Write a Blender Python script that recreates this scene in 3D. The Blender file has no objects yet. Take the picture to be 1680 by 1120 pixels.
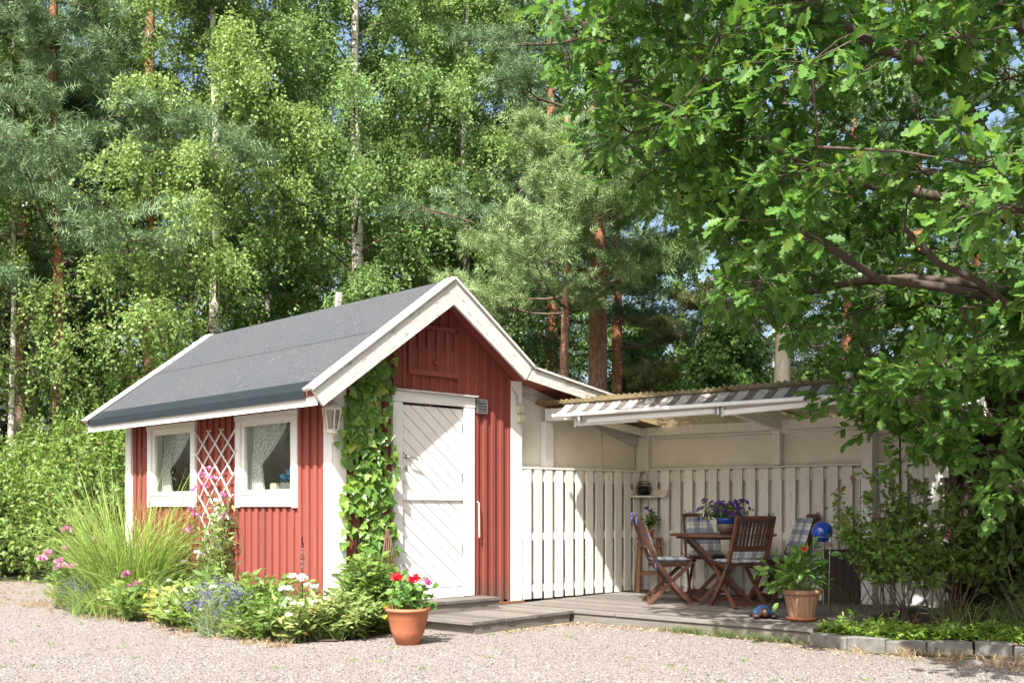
import bpy, bmesh, math, random
import numpy as np
from mathutils import Vector, Matrix

R_ = math.radians
random.seed(11)
rng = np.random.default_rng(11)
scene = bpy.context.scene
COL = scene.collection

# ------------------------------------------------------------------ camera, sky, sun, exposure
CAM = np.array([-6.3, -9.263, 1.275])
FPX, CXP, YH = 1780.0, 840.0, 829.0           # focal length in photo pixels, centre column, horizon row
FWD = np.array([.6897, .7242, 0.]); RGT = np.array([.7242, -.6897, 0.]); UP = np.array([0, 0, 1.])
cd = bpy.data.cameras.new('camera'); cam = bpy.data.objects.new('camera', cd); COL.objects.link(cam)
cam.location = CAM
cam.rotation_euler = (R_(90), 0, math.atan2(-FWD[0], FWD[1]))
cd.sensor_width = 36; cd.lens = 36 * FPX / 1680; cd.shift_y = (YH - 560) / 1680
cd.clip_start = .1; cd.clip_end = 2000
scene.camera = cam

SUN = Vector((.565, .286, -.774)).normalized()      # direction the light travels
world = bpy.data.worlds.new('World'); scene.world = world; world.use_nodes = True
wn = world.node_tree.nodes; wl = world.node_tree.links
sky = wn.new('ShaderNodeTexSky'); sky.sky_type = 'NISHITA'; sky.sun_disc = False
sky.sun_elevation = math.asin(-SUN.z); sky.sun_rotation = math.atan2(-SUN.x, -SUN.y)
sky.air_density = 1.0; sky.dust_density = 5.0; sky.ozone_density = 1.0
wn['Background'].inputs['Strength'].default_value = .125
wl.new(sky.outputs[0], wn['Background'].inputs['Color'])
sd = bpy.data.lights.new('sun', 'SUN'); sd.energy = 5.0; sd.angle = R_(.53); sd.color = (1, .968, .92)
sun = bpy.data.objects.new('sun', sd); COL.objects.link(sun)
sun.rotation_euler = SUN.to_track_quat('-Z', 'Y').to_euler(); sun.location = (-10, -10, 20)
vs = scene.view_settings
vs.view_transform = 'Standard'; vs.look = 'None'; vs.gamma = 1; vs.use_curve_mapping = False; vs.exposure = 1.3
scene.cycles.use_denoising = True
scene.cycles.max_bounces = 8; scene.cycles.transparent_max_bounces = 12
scene.cycles.diffuse_bounces = 4; scene.cycles.caustics_reflective = False; scene.cycles.caustics_refractive = False


def ray(x, y): return FWD + RGT * (x - CXP) / FPX + UP * (YH - y) / FPX
def W(x, Z, z=0.0):
    """ground position below photo column x at depth Z"""
    p = CAM + Z * ray(x, YH); return np.array([p[0], p[1], z])
def proj(p):
    d = np.asarray(p, float) - CAM; z = d @ FWD
    return CXP + FPX * (d @ RGT) / z, YH - FPX * d[..., 2] / z, z

# the shelter and its deck are turned a few degrees against the shed: own frame (u along the back fence, v out from it)
AL = R_(5.5)
S0 = np.array([4.97, 0., 0.]); TU = np.array([math.sin(AL), -math.cos(AL), 0]); NV = np.array([-math.cos(AL), -math.sin(AL), 0])
def S(u, v, z=0.0): return tuple(S0 + TU * u + NV * v + UP * z)
ROT_S = math.atan2(TU[1], TU[0])
def deckz(v): return .165 - .015 * v

# ------------------------------------------------------------------ materials
def newmat(name):
    m = bpy.data.materials.new(name); m.use_nodes = True
    nt = m.node_tree; return m, nt, nt.nodes['Principled BSDF']
def _n(nt, t, **kw):
    n = nt.nodes.new(t)
    for k, v in kw.items(): setattr(n, k, v)
    return n
def _mix(nt, fac, a, b, mode='MIX'):
    n = _n(nt, 'ShaderNodeMix', data_type='RGBA', blend_type=mode)
    for s, v in ((n.inputs[0], fac), (n.inputs[6], a), (n.inputs[7], b)):
        if hasattr(v, 'is_output'): nt.links.new(v, s)
        elif isinstance(v, (int, float)): s.default_value = v
        else: s.default_value = (*v[:3], 1)
    return n.outputs[2]
def _ramp(nt, src, stops):
    n = _n(nt, 'ShaderNodeValToRGB'); e = n.color_ramp.elements
    while len(e) < len(stops): e.new(.5)
    for el, (p, c) in zip(e, stops):
        el.position = p; el.color = (*(c if hasattr(c, '__len__') else (c, c, c)), 1)
    nt.links.new(src, n.inputs[0]); return n.outputs[0]
def _coords(nt, scale, rnd=True, roty=0.0):
    tc = _n(nt, 'ShaderNodeTexCoord'); mp = _n(nt, 'ShaderNodeMapping')
    mp.inputs['Scale'].default_value = scale
    src = tc.outputs['Object']
    if roty:
        rt = _n(nt, 'ShaderNodeVectorRotate', rotation_type='Y_AXIS'); rt.inputs['Angle'].default_value = roty; nt.links.new(src, rt.inputs['Vector']); src = rt.outputs[0]
    nt.links.new(src, mp.inputs['Vector'])
    if rnd:
        oi = _n(nt, 'ShaderNodeObjectInfo'); ml = _n(nt, 'ShaderNodeMath', operation='MULTIPLY'); ml.inputs[1].default_value = 37.0
        nt.links.new(oi.outputs['Random'], ml.inputs[0]); nt.links.new(ml.outputs[0], mp.inputs['Location'])
    return mp.outputs[0]
def _noise(nt, vec, scale, detail=4, rough=.6):
    n = _n(nt, 'ShaderNodeTexNoise'); n.inputs['Scale'].default_value = scale
    n.inputs['Detail'].default_value = detail; n.inputs['Roughness'].default_value = rough
    nt.links.new(vec, n.inputs['Vector']); return n.outputs['Fac']
def _objvar(nt, col, amt):
    oi = _n(nt, 'ShaderNodeObjectInfo'); mr = _n(nt, 'ShaderNodeMapRange')
    mr.inputs[3].default_value = 1 - amt; mr.inputs[4].default_value = 1 + amt
    nt.links.new(oi.outputs['Random'], mr.inputs[0])
    hs = _n(nt, 'ShaderNodeHueSaturation'); nt.links.new(mr.outputs[0], hs.inputs['Value']); nt.links.new(col, hs.inputs['Color'])
    return hs.outputs[0]
def _bump(nt, bsdf, h, strength, dist=.01):
    b = _n(nt, 'ShaderNodeBump'); b.inputs['Strength'].default_value = strength; b.inputs['Distance'].default_value = dist
    nt.links.new(h, b.inputs['Height']); nt.links.new(b.outputs[0], bsdf.inputs['Normal'])

def wood(name, c1, c2, grain=(30, 30, 1.5), rough=.7, bump=.35, var=.12, dirt=None, dirt_at=(.58, .72), spec=.3, dscale=5.0, roty=0.0, splash=None):
    """painted or bare wood: stretched grain, per-piece tone, worn patches"""
    m, nt, b = newmat(name)
    g = _noise(nt, _coords(nt, grain, True, roty), 2.2, 6, .65)
    col = _mix(nt, _ramp(nt, g, [(.3, 0.), (.7, 1.)]), c1, c2)
    if dirt is not None:
        d = _noise(nt, _coords(nt, tuple(s * .35 + .8 for s in grain), True, roty), dscale, 6, .7)
        col = _mix(nt, _ramp(nt, d, [(dirt_at[0], 0.), (dirt_at[1], 1.)]), col, dirt)
    if splash is not None:          # earth splashed up from the ground, ragged upper edge
        ge = _n(nt, 'ShaderNodeNewGeometry'); sp = _n(nt, 'ShaderNodeSeparateXYZ'); nt.links.new(ge.outputs['Position'], sp.inputs[0])
        nz = _noise(nt, _coords(nt, (9, 9, 5)), 1.5, 5, .7); ad = _n(nt, 'ShaderNodeMath', operation='MULTIPLY_ADD'); ad.inputs[1].default_value = -.55; nt.links.new(nz, ad.inputs[0]); nt.links.new(sp.outputs[2], ad.inputs[2])
        col = _mix(nt, _ramp(nt, ad.outputs[0], [(.0, .75), (.22, 0.)]), col, splash)
    col = _objvar(nt, col, var)
    nt.links.new(col, b.inputs['Base Color']); b.inputs['Roughness'].default_value = rough
    b.inputs['Specular IOR Level'].default_value = spec
    _bump(nt, b, g, bump, .006)
    return m
def plain(name, c1, c2=None, scale=6, rough=.6, bump=.1, metallic=0, spec=.4, var=0, coat=0):
    m, nt, b = newmat(name)
    c2 = c2 or tuple(x * .75 for x in c1)
    f = _noise(nt, _coords(nt, (1, 1, 1)), scale, 5, .6)
    col = _mix(nt, _ramp(nt, f, [(.35, 0.), (.7, 1.)]), c1, c2)
    if var: col = _objvar(nt, col, var)
    nt.links.new(col, b.inputs['Base Color'])
    b.inputs['Roughness'].default_value = rough; b.inputs['Metallic'].default_value = metallic
    b.inputs['Specular IOR Level'].default_value = spec; b.inputs['Coat Weight'].default_value = coat
    if bump: _bump(nt, b, f, bump, .005)
    return m
def leafmat(name, c1, c2, trans=.35, rough=.45, spec=.4, c3=None, tcol=None):
    """leaf: tone differs from leaf to leaf, light shines through"""
    m, nt, b = newmat(name)
    ge = _n(nt, 'ShaderNodeNewGeometry'); oi = _n(nt, 'ShaderNodeObjectInfo')
    ad = _n(nt, 'ShaderNodeMath', operation='ADD'); fr = _n(nt, 'ShaderNodeMath', operation='FRACT')
    nt.links.new(ge.outputs['Random Per Island'], ad.inputs[0]); nt.links.new(oi.outputs['Random'], ad.inputs[1]); nt.links.new(ad.outputs[0], fr.inputs[0])
    st = [(0., c1), (.75, c2)] + ([(.97, c2), (1., c3)] if c3 else [])
    col = _ramp(nt, fr.outputs[0], st)
    hv = _n(nt, 'ShaderNodeHueSaturation'); r1 = _n(nt, 'ShaderNodeMapRange'); r2 = _n(nt, 'ShaderNodeMapRange')
    r1.inputs[3].default_value = .488; r1.inputs[4].default_value = .512; r2.inputs[3].default_value = 1.18; r2.inputs[4].default_value = .86
    nt.links.new(oi.outputs['Random'], r1.inputs[0]); nt.links.new(oi.outputs['Random'], r2.inputs[0]); nt.links.new(r1.outputs[0], hv.inputs['Hue']); nt.links.new(r2.outputs[0], hv.inputs['Value'])
    nt.links.new(col, hv.inputs['Color']); col = hv.outputs[0]
    nt.links.new(col, b.inputs['Base Color']); b.inputs['Roughness'].default_value = rough
    b.inputs['Specular IOR Level'].default_value = spec
    tr = _n(nt, 'ShaderNodeBsdfTranslucent'); mx = _n(nt, 'ShaderNodeMixShader'); mx.inputs[0].default_value = trans
    hs = _n(nt, 'ShaderNodeHueSaturation'); hs.inputs['Hue'].default_value = .485; hs.inputs['Saturation'].default_value = 1.1; hs.inputs['Value'].default_value = 1.55
    nt.links.new(col, hs.inputs['Color']); nt.links.new(hs.outputs[0], tr.inputs['Color'])
    out = nt.nodes['Material Output']
    nt.links.new(b.outputs[0], mx.inputs[1]); nt.links.new(tr.outputs[0], mx.inputs[2]); nt.links.new(mx.outputs[0], out.inputs['Surface'])
    return m

MT = {}
MT['red'] = wood('red_paint', (.25, .066, .050), (.205, .054, .042), (24, 24, 1.2), .75, .35, .10, (.15, .032, .026), (.60, .78), splash=(.13, .07, .05))
MT['white'] = wood('white_paint', (.75, .74, .715), (.67, .66, .635), (26, 26, 1.2), .6, .3, .05, (.36, .33, .29), (.66, .76))
MT['whitex'] = wood('white_paint_level', (.75, .74, .715), (.67, .66, .635), (1.4, 1.4, 26), .6, .3, .05, (.33, .31, .28), (.64, .74))
MT['barge'] = wood('weathered_white_paint', (.60, .585, .555), (.48, .465, .435), (3, 20, 20), .65, .5, .05, (.17, .155, .135), (.55, .66), dscale=3.5)
MT['bargeL'] = wood('weathered_white_paint_rising', (.62, .61, .585), (.50, .49, .465), (2.5, 22, 22), .65, .5, .05, (.17, .155, .135), (.57, .68), dscale=3.5, roty=R_(36.5))
MT['bargeR'] = wood('weathered_white_paint_falling', (.62, .61, .585), (.50, .49, .465), (2.5, 22, 22), .65, .5, .05, (.17, .155, .135), (.57, .68), dscale=3.5, roty=R_(-36.5))
MT['fence'] = wood('fence_paint', (.73, .71, .66), (.63, .605, .555), (26, 26, 1.4), .7, .4, .12, (.33, .28, .22), (.58, .74))
MT['panel'] = plain('fibre_panel', (.77, .735, .65), (.67, .635, .55), 2.2, .8, .05)
MT['deck'] = wood('weathered_deck', (.185, .165, .145), (.11, .098, .086), (26, 1.4, 26), .8, .6, .28, (.10, .085, .07), (.60, .74))
MT['deckend'] = wood('weathered_riser', (.20, .18, .155), (.12, .105, .09), (1.4, 1.4, 26), .8, .5, .18, (.09, .075, .06), (.56, .72))
MT['teak'] = wood('oiled_hardwood', (.125, .050, .027), (.066, .027, .017), (26, 26, 5), .45, .2, .15, spec=.45)
MT['stool'] = wood('old_pine_wood', (.24, .13, .07), (.15, .08, .045), (26, 26, 3), .7, .3, .15)
MT['darkwood'] = wood('dark_stained_wood', (.055, .036, .028), (.032, .022, .018), (26, 26, 1.5), .65, .4, .2)
MT['terra'] = plain('terracotta', (.42, .145, .07), (.33, .11, .055), 9, .75, .06)
MT['terra2'] = plain('aged_terracotta', (.33, .185, .11), (.25, .14, .085), 12, .8, .12)
MT['stone'] = plain('concrete_kerb', (.165, .158, .142), (.095, .092, .08), 14, .9, .5, var=.12)
MT['soil'] = plain('soil', (.085, .06, .04), (.045, .032, .022), 12, .95, .6)
MT['floor'] = plain('forest_ground', (.085, .075, .035), (.045, .05, .02), 2.5, .95, .6)
MT['metal_edge'] = plain('slate_blue_sheet_metal', (.019, .026, .031), (.016, .021, .026), 5, .5, .03, metallic=.2)
MT['galv'] = plain('galvanised_metal', (.42, .42, .42), (.30, .30, .30), 20, .4, .05, metallic=.85)
MT['black'] = plain('black_metal', (.012, .012, .013), None, 10, .45, .05, metallic=.4)
MT['alu'] = plain('white_lacquered_metal', (.72, .72, .70), (.62, .62, .60), 4, .4, .03)
MT['lamp'] = plain('cream_lacquer', (.66, .62, .54), (.52, .47, .39), 12, .5, .05)
MT['plastic'] = plain('cream_plastic', (.62, .56, .42), None, 6, .5, .02)
MT['navy'] = plain('navy_tape', (.03, .045, .11), None, 20, .8, .1)
MT['lblue'] = plain('light_blue_tape', (.12, .20, .48), None, 20, .8, .1)
MT['ball'] = plain('blue_glaze', (.012, .085, .55), (.01, .065, .46), 4, .12, 0, spec=.6, coat=.8)
MT['brownglaze'] = plain('brown_glaze', (.07, .035, .025), (.045, .022, .016), 14, .3, .05, spec=.5)
MT['blueglaze'] = plain('blue_shell_glaze', (.03, .15, .36), (.06, .045, .04), 16, .2, .1, spec=.5)
MT['potband'] = plain('blue_pot_glaze', (.02, .08, .36), None, 10, .25, .03, spec=.5)
MT['potbrown'] = plain('stoneware', (.17, .12, .095), None, 10, .5, .05)
MT['lace'] = None
MT['wicker'] = wood('willow_rods', (.17, .10, .065), (.10, .06, .04), (20, 20, 6), .8, .3, .1)
MT['wall_in'] = plain('inner_wall', (.40, .36, .29), None, 3, .8, .05)
MT['stem'] = plain('green_stem', (.12, .17, .05), (.09, .12, .04), 20, .7, 0)
MT['twig'] = plain('twig_bark', (.13, .09, .06), (.08, .055, .04), 20, .85, .2)
MT['oakbark'] = wood('oak_bark', (.115, .085, .065), (.06, .045, .035), (7, 7, 2), .9, .9, .05)
MT['greybark'] = wood('grey_bark', (.125, .108, .082), (.07, .06, .045), (6, 6, 1.6), .9, .8, .1, (.16, .17, .07), (.6, .75))

def pine_bark():
    m, nt, b = newmat('pine_bark')
    v = _coords(nt, (7, 7, 2.2))
    g = _noise(nt, v, 3.0, 6, .75)
    lo = _mix(nt, _ramp(nt, g, [(.42, 0.), (.56, 1.)]), (.26, .18, .14), (.10, .065, .05))
    hi = _mix(nt, _ramp(nt, g, [(.35, 0.), (.65, 1.)]), (.46, .20, .095), (.24, .10, .055))
    tc = _n(nt, 'ShaderNodeTexCoord'); sp = _n(nt, 'ShaderNodeSeparateXYZ'); nt.links.new(tc.outputs['Object'], sp.inputs[0])
    mr = _n(nt, 'ShaderNodeMapRange'); mr.inputs[1].default_value = 2.8; mr.inputs[2].default_value = 6.5; nt.links.new(sp.outputs[2], mr.inputs[0])
    nt.links.new(_mix(nt, mr.outputs[0], lo, hi), b.inputs['Base Color']); b.inputs['Roughness'].default_value = .9
    _bump(nt, b, g, .9, .03); return m
MT['pinebark'] = pine_bark()
def birch_bark():
    m, nt, b = newmat('birch_bark')
    g = _noise(nt, _coords(nt, (2.2, 2.2, 11)), 1.7, 5, .7)
    g2 = _noise(nt, _coords(nt, (5, 5, 3)), 2.0, 4, .6)
    c = _mix(nt, _ramp(nt, g2, [(.3, 0.), (.7, 1.)]), (.62, .58, .52), (.42, .37, .31))
    c = _mix(nt, _ramp(nt, g, [(.56, 0.), (.62, 1.)]), c, (.035, .03, .025))
    nt.links.new(c, b.inputs['Base Color']); b.inputs['Roughness'].default_value = .75; _bump(nt, b, g, .4, .01); return m
MT['birchbark'] = birch_bark()

def felt():
    m, nt, b = newmat('mineral_roofing_felt')
    v = _coords(nt, (1, 1, 1), False)
    n1 = _noise(nt, v, 90, 3, .75); n2 = _noise(nt, v, 1.4, 5, .6)
    c = _ramp(nt, n1, [(.30, (.014, .017, .021)), (.48, (.052, .059, .068)), (.60, (.078, .085, .095)), (.72, (.25, .245, .24))])
    c = _mix(nt, _ramp(nt, n2, [(.3, 0.), (.75, .35)]), c, (.085, .08, .07))
    nt.links.new(c, b.inputs['Base Color']); b.inputs['Roughness'].default_value = .95; b.inputs['Specular IOR Level'].default_value = .15
    _bump(nt, b, n1, .5, .004); return m
MT['felt'] = felt()
def gravel():
    m, nt, b = newmat('gravel')
    v = _coords(nt, (1, 1, 1), False)
    vo = _n(nt, 'ShaderNodeTexVoronoi'); vo.inputs['Scale'].default_value = 85; nt.links.new(v, vo.inputs['Vector'])
    hs = _n(nt, 'ShaderNodeSeparateColor'); nt.links.new(vo.outputs['Color'], hs.inputs[0])
    c = _ramp(nt, hs.outputs[0], [(0., (.06, .053, .048)), (.22, (.152, .134, .123)), (.55, (.235, .206, .19)), (.85, (.32, .288, .266)), (1., (.10, .092, .09))])
    n2 = _noise(nt, v, .55, 6, .65)
    c = _mix(nt, _ramp(nt, n2, [(.40, 0.), (.75, .55)]), c, (.20, .168, .135))
    n3 = _noise(nt, v, 1.7, 5, .7)
    c = _mix(nt, _ramp(nt, n3, [(.62, 0.), (.78, .5)]), c, (.17, .135, .10))
    nt.links.new(c, b.inputs['Base Color']); b.inputs['Roughness'].default_value = .9; b.inputs['Specular IOR Level'].default_value = .2
    _bump(nt, b, vo.outputs['Distance'], .8, .008); b.inputs['Normal'].links[0].from_node.invert = True
    return m
MT['gravel'] = gravel()
def pebblemat():
    m, nt, b = newmat('pebbles')
    ge = _n(nt, 'ShaderNodeNewGeometry')
    c = _ramp(nt, ge.outputs['Random Per Island'], [(0., (.045, .04, .038)), (.25, (.13, .115, .107)), (.55, (.21, .185, .17)), (.8, (.30, .272, .252)), (1., (.46, .43, .41))])
    nt.links.new(c, b.inputs['Base Color']); b.inputs['Roughness'].default_value = .85; b.inputs['Specular IOR Level'].default_value = .2; return m
MT['pebble'] = pebblemat()
def corrugated():
    m, nt, b = newmat('aged_yellow_corrugated_plastic')
    v = _coords(nt, (1, 1, 1))
    n1 = _noise(nt, v, 5, 6, .7); n2 = _noise(nt, v, 26, 5, .7)
    c = _mix(nt, _ramp(nt, n1, [(.3, 0.), (.7, 1.)]), (.50, .41, .24), (.32, .25, .13))
    c = _mix(nt, _ramp(nt, n2, [(.5, 0.), (.72, .8)]), c, (.10, .085, .035))
    nt.links.new(c, b.inputs['Base Color']); b.inputs['Roughness'].default_value = .65
    tr = _n(nt, 'ShaderNodeBsdfTranslucent'); nt.links.new(c, tr.inputs['Color']); mx = _n(nt, 'ShaderNodeMixShader'); mx.inputs[0].default_value = .6
    nt.links.new(b.outputs[0], mx.inputs[1]); nt.links.new(tr.outputs[0], mx.inputs[2]); nt.links.new(mx.outputs[0], nt.nodes['Material Output'].inputs[0])
    _bump(nt, b, n2, .3, .005); return m
MT['corr'] = corrugated()
def cloth_stripe(name, c1, c2):
    m, nt, b = newmat(name)
    n = _noise(nt, _coords(nt, (2, 2, 2)), 7, 6, .75); n2 = _noise(nt, _coords(nt, (1, 1, 1), False), 60, 3, .6)
    c = _mix(nt, _ramp(nt, n, [(.45, 0.), (.72, 1.)]), c1, c2)
    nt.links.new(c, b.inputs['Base Color']); b.inputs['Roughness'].default_value = .9; _bump(nt, b, n2, .3, .004); return m
MT['stripe_w'] = cloth_stripe('pale_awning_cloth', (.34, .325, .295), (.14, .14, .135))
MT['stripe_b'] = cloth_stripe('brown_awning_cloth', (.10, .086, .075), (.055, .05, .046))
def plaid():
    m, nt, b = newmat('blue_plaid_cloth')
    tc = _n(nt, 'ShaderNodeTexCoord'); sp = _n(nt, 'ShaderNodeSeparateXYZ'); nt.links.new(tc.outputs['UV'], sp.inputs[0])
    def band(o, freq, ph, lo, hi):
        a = _n(nt, 'ShaderNodeMath', operation='MULTIPLY_ADD'); a.inputs[1].default_value = freq; a.inputs[2].default_value = ph; nt.links.new(o, a.inputs[0])
        f = _n(nt, 'ShaderNodeMath', operation='FRACT'); nt.links.new(a.outputs[0], f.inputs[0])
        g = _n(nt, 'ShaderNodeMath', operation='GREATER_THAN'); g.inputs[1].default_value = lo; nt.links.new(f.outputs[0], g.inputs[0])
        l = _n(nt, 'ShaderNodeMath', operation='LESS_THAN'); l.inputs[1].default_value = hi; nt.links.new(f.outputs[0], l.inputs[0])
        k = _n(nt, 'ShaderNodeMath', operation='MULTIPLY'); nt.links.new(g.outputs[0], k.inputs[0]); nt.links.new(l.outputs[0], k.inputs[1])
        h = _n(nt, 'ShaderNodeMath', operation='MULTIPLY'); h.inputs[1].default_value = .62; nt.links.new(k.outputs[0], h.inputs[0]); return h.outputs[0]
    c = _mix(nt, band(sp.outputs[0], 4.2, .1, .35, .8), (.66, .66, .62), (.10, .15, .26))
    c = _mix(nt, band(sp.outputs[1], 4.6, .3, .35, .8), c, (.09, .14, .25))
    c = _mix(nt, band(sp.outputs[0], 4.2, .1, .12, .17), c, (.08, .12, .22))
    c = _mix(nt, band(sp.outputs[1], 4.6, .3, .12, .17), c, (.08, .12, .22))
    nt.links.new(c, b.inputs['Base Color']); b.inputs['Roughness'].default_value = .9
    return m
MT['plaid'] = plaid()
def glassmat(name, tint=(.93, .96, .94), gl=1.0):
    m, nt, b = newmat(name)
    f = _n(nt, 'ShaderNodeFresnel'); f.inputs['IOR'].default_value = 1.55
    mu = _n(nt, 'ShaderNodeMath', operation='MULTIPLY'); mu.inputs[1].default_value = 1.8 * gl; mu.use_clamp = True
    ge = _n(nt, 'ShaderNodeNewGeometry'); inv = _n(nt, 'ShaderNodeMath', operation='SUBTRACT'); inv.inputs[0].default_value = 1.0; nt.links.new(ge.outputs['Backfacing'], inv.inputs[1])
    m2 = _n(nt, 'ShaderNodeMath', operation='MULTIPLY'); nt.links.new(f.outputs[0], m2.inputs[0]); nt.links.new(inv.outputs[0], m2.inputs[1]); nt.links.new(m2.outputs[0], mu.inputs[0])
    t = _n(nt, 'ShaderNodeBsdfTransparent'); t.inputs[0].default_value = (*tint, 1)
    g = _n(nt, 'ShaderNodeBsdfGlossy'); g.inputs['Roughness'].default_value = .01
    mx = _n(nt, 'ShaderNodeMixShader'); nt.links.new(mu.outputs[0], mx.inputs[0]); nt.links.new(t.outputs[0], mx.inputs[1]); nt.links.new(g.outputs[0], mx.inputs[2])
    nt.links.new(mx.outputs[0], nt.nodes['Material Output'].inputs[0]); return m
MT['glass'] = glassmat('window_glass')
MT['lampglass'] = glassmat('lantern_glass', (.75, .72, .66))
MT['clearglass'] = glassmat('clear_glass_ornament', (.85, .86, .85), 1.6)
MT['amber'] = glassmat('amber_glass_ornament', (.85, .55, .10), 1.2)
def lace():
    m, nt, b = newmat('lace_cloth'); b.inputs['Base Color'].default_value = (.78, .78, .76, 1); b.inputs['Roughness'].default_value = .9
    tc = _n(nt, 'ShaderNodeTexCoord'); vo = _n(nt, 'ShaderNodeTexVoronoi'); vo.inputs['Scale'].default_value = 55; nt.links.new(tc.outputs['Object'], vo.inputs['Vector'])
    t = _n(nt, 'ShaderNodeBsdfTransparent'); mx = _n(nt, 'ShaderNodeMixShader')
    nt.links.new(_ramp(nt, vo.outputs['Distance'], [(.15, .12), (.6, .62)]), mx.inputs[0])
    nt.links.new(b.outputs[0], mx.inputs[1]); nt.links.new(t.outputs[0], mx.inputs[2]); nt.links.new(mx.outputs[0], nt.nodes['Material Output'].inputs[0]); return m
MT['lace'] = lace()

# foliage
MT['l_birch'] = leafmat('birch_leaves', (.105, .195, .050), (.215, .32, .105), .38, .5, .3)
MT['l_birch2'] = leafmat('birch_leaves_dark', (.10, .17, .045), (.18, .26, .075), .36, .38, .5)
MT['l_pine'] = leafmat('pine_needles', (.078, .150, .076), (.165, .255, .122), .15, .5, .35)
MT['l_pine_y'] = leafmat('young_pine_needles', (.10, .18, .076), (.215, .305, .122), .15, .5, .35)
MT['l_pine_o'] = leafmat('old_pine_needles', (.13, .16, .06), (.24, .25, .10), .15, .5, .3, (.25, .12, .05))
MT['l_spruce'] = leafmat('spruce_needles', (.030, .055, .026), (.055, .085, .036), .12, .55, .3)
MT['l_oak'] = leafmat('oak_leaves', (.048, .128, .025), (.112, .222, .042), .40, .48, .3, (.20, .24, .04))
MT['l_ivy'] = leafmat('ivy_leaves', (.065, .155, .026), (.155, .275, .048), .28, .35, .5, (.28, .30, .06))
MT['l_bush'] = leafmat('hedge_leaves', (.10, .185, .036), (.20, .29, .075), .32, .45, .35, (.20, .15, .05))
MT['l_dark'] = leafmat('dark_shrub_leaves', (.065, .135, .030), (.12, .205, .048), .34, .42, .4)
MT['l_spir'] = leafmat('spiraea_leaves', (.10, .185, .042), (.185, .28, .065), .35, .45, .35)
MT['l_grass'] = leafmat('grass_blades', (.15, .25, .05), (.28, .38, .11), .35, .45, .35)
MT['l_dgrass'] = leafmat('shade_grass', (.06, .11, .03), (.13, .17, .05), .35, .5, .3, (.30, .25, .12))
MT['l_pale'] = leafmat('pale_leaves', (.13, .21, .055), (.26, .32, .11), .32, .5, .3, (.40, .33, .10))
MT['l_yell'] = leafmat('yellow_green_leaves', (.20, .27, .04), (.34, .36, .07), .3, .5, .3)
MT['l_lav'] = leafmat('lavender_foliage', (.14, .20, .10), (.24, .29, .17), .2, .6, .3)
MT['l_ger'] = leafmat('geranium_leaves', (.06, .15, .03), (.12, .23, .045), .3, .45, .35)
MT['l_dry'] = leafmat('dry_leaves', (.20, .13, .07), (.36, .29, .17), .15, .8, .2)
MT['l_cover'] = leafmat('ground_cover_leaves', (.07, .15, .03), (.20, .30, .045), .3, .45, .35)
MT['f_lav'] = leafmat('lavender_flowers', (.11, .09, .26), (.19, .15, .38), .2, .7, .2)
MT['f_pink'] = leafmat('pink_petals', (.52, .16, .36), (.66, .32, .52), .3, .6, .2)
MT['f_mag'] = leafmat('magenta_petals', (.36, .03, .18), (.48, .07, .26), .3, .6, .2)
MT['f_white'] = leafmat('white_petals', (.66, .62, .60), (.78, .72, .72), .3, .6, .2)
MT['f_purple'] = leafmat('purple_petals', (.075, .020, .20), (.14, .045, .32), .25, .6, .25)
MT['f_red'] = leafmat('red_petals', (.60, .030, .022), (.75, .07, .045), .25, .6, .25)
MT['f_blue'] = leafmat('blue_petals', (.03, .22, .42), (.06, .35, .55), .2, .6, .25)
MT['f_rose'] = leafmat('rose_spike_petals', (.42, .12, .20), (.55, .22, .30), .25, .7, .2)
MT['f_rust'] = leafmat('faded_spike', (.20, .10, .045), (.28, .15, .07), .1, .8, .2)

# ------------------------------------------------------------------ mesh helpers
def link(o, parent=None):
    COL.objects.link(o)
    if parent is not None:
        o.parent = parent; o.matrix_parent_inverse = WM(parent).inverted()
    return o
def WM(o):
    m = o.matrix_basis.copy()
    if o.parent is not None: m = WM(o.parent) @ o.matrix_parent_inverse @ m
    return m
def tag(o, label=None, cat=None, group=None, kind=None):
    if label: o['label'] = label
    if cat: o['category'] = cat
    if group: o['group'] = group
    if kind: o['kind'] = kind
    return o
def thing(name, loc, label, cat, group=None, rz=0.0):
    o = bpy.data.objects.new(name, None); o.location = tuple(loc); o.rotation_euler = (0, 0, rz); o.empty_display_size = .1
    COL.objects.link(o); return tag(o, label, cat, group)

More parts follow.
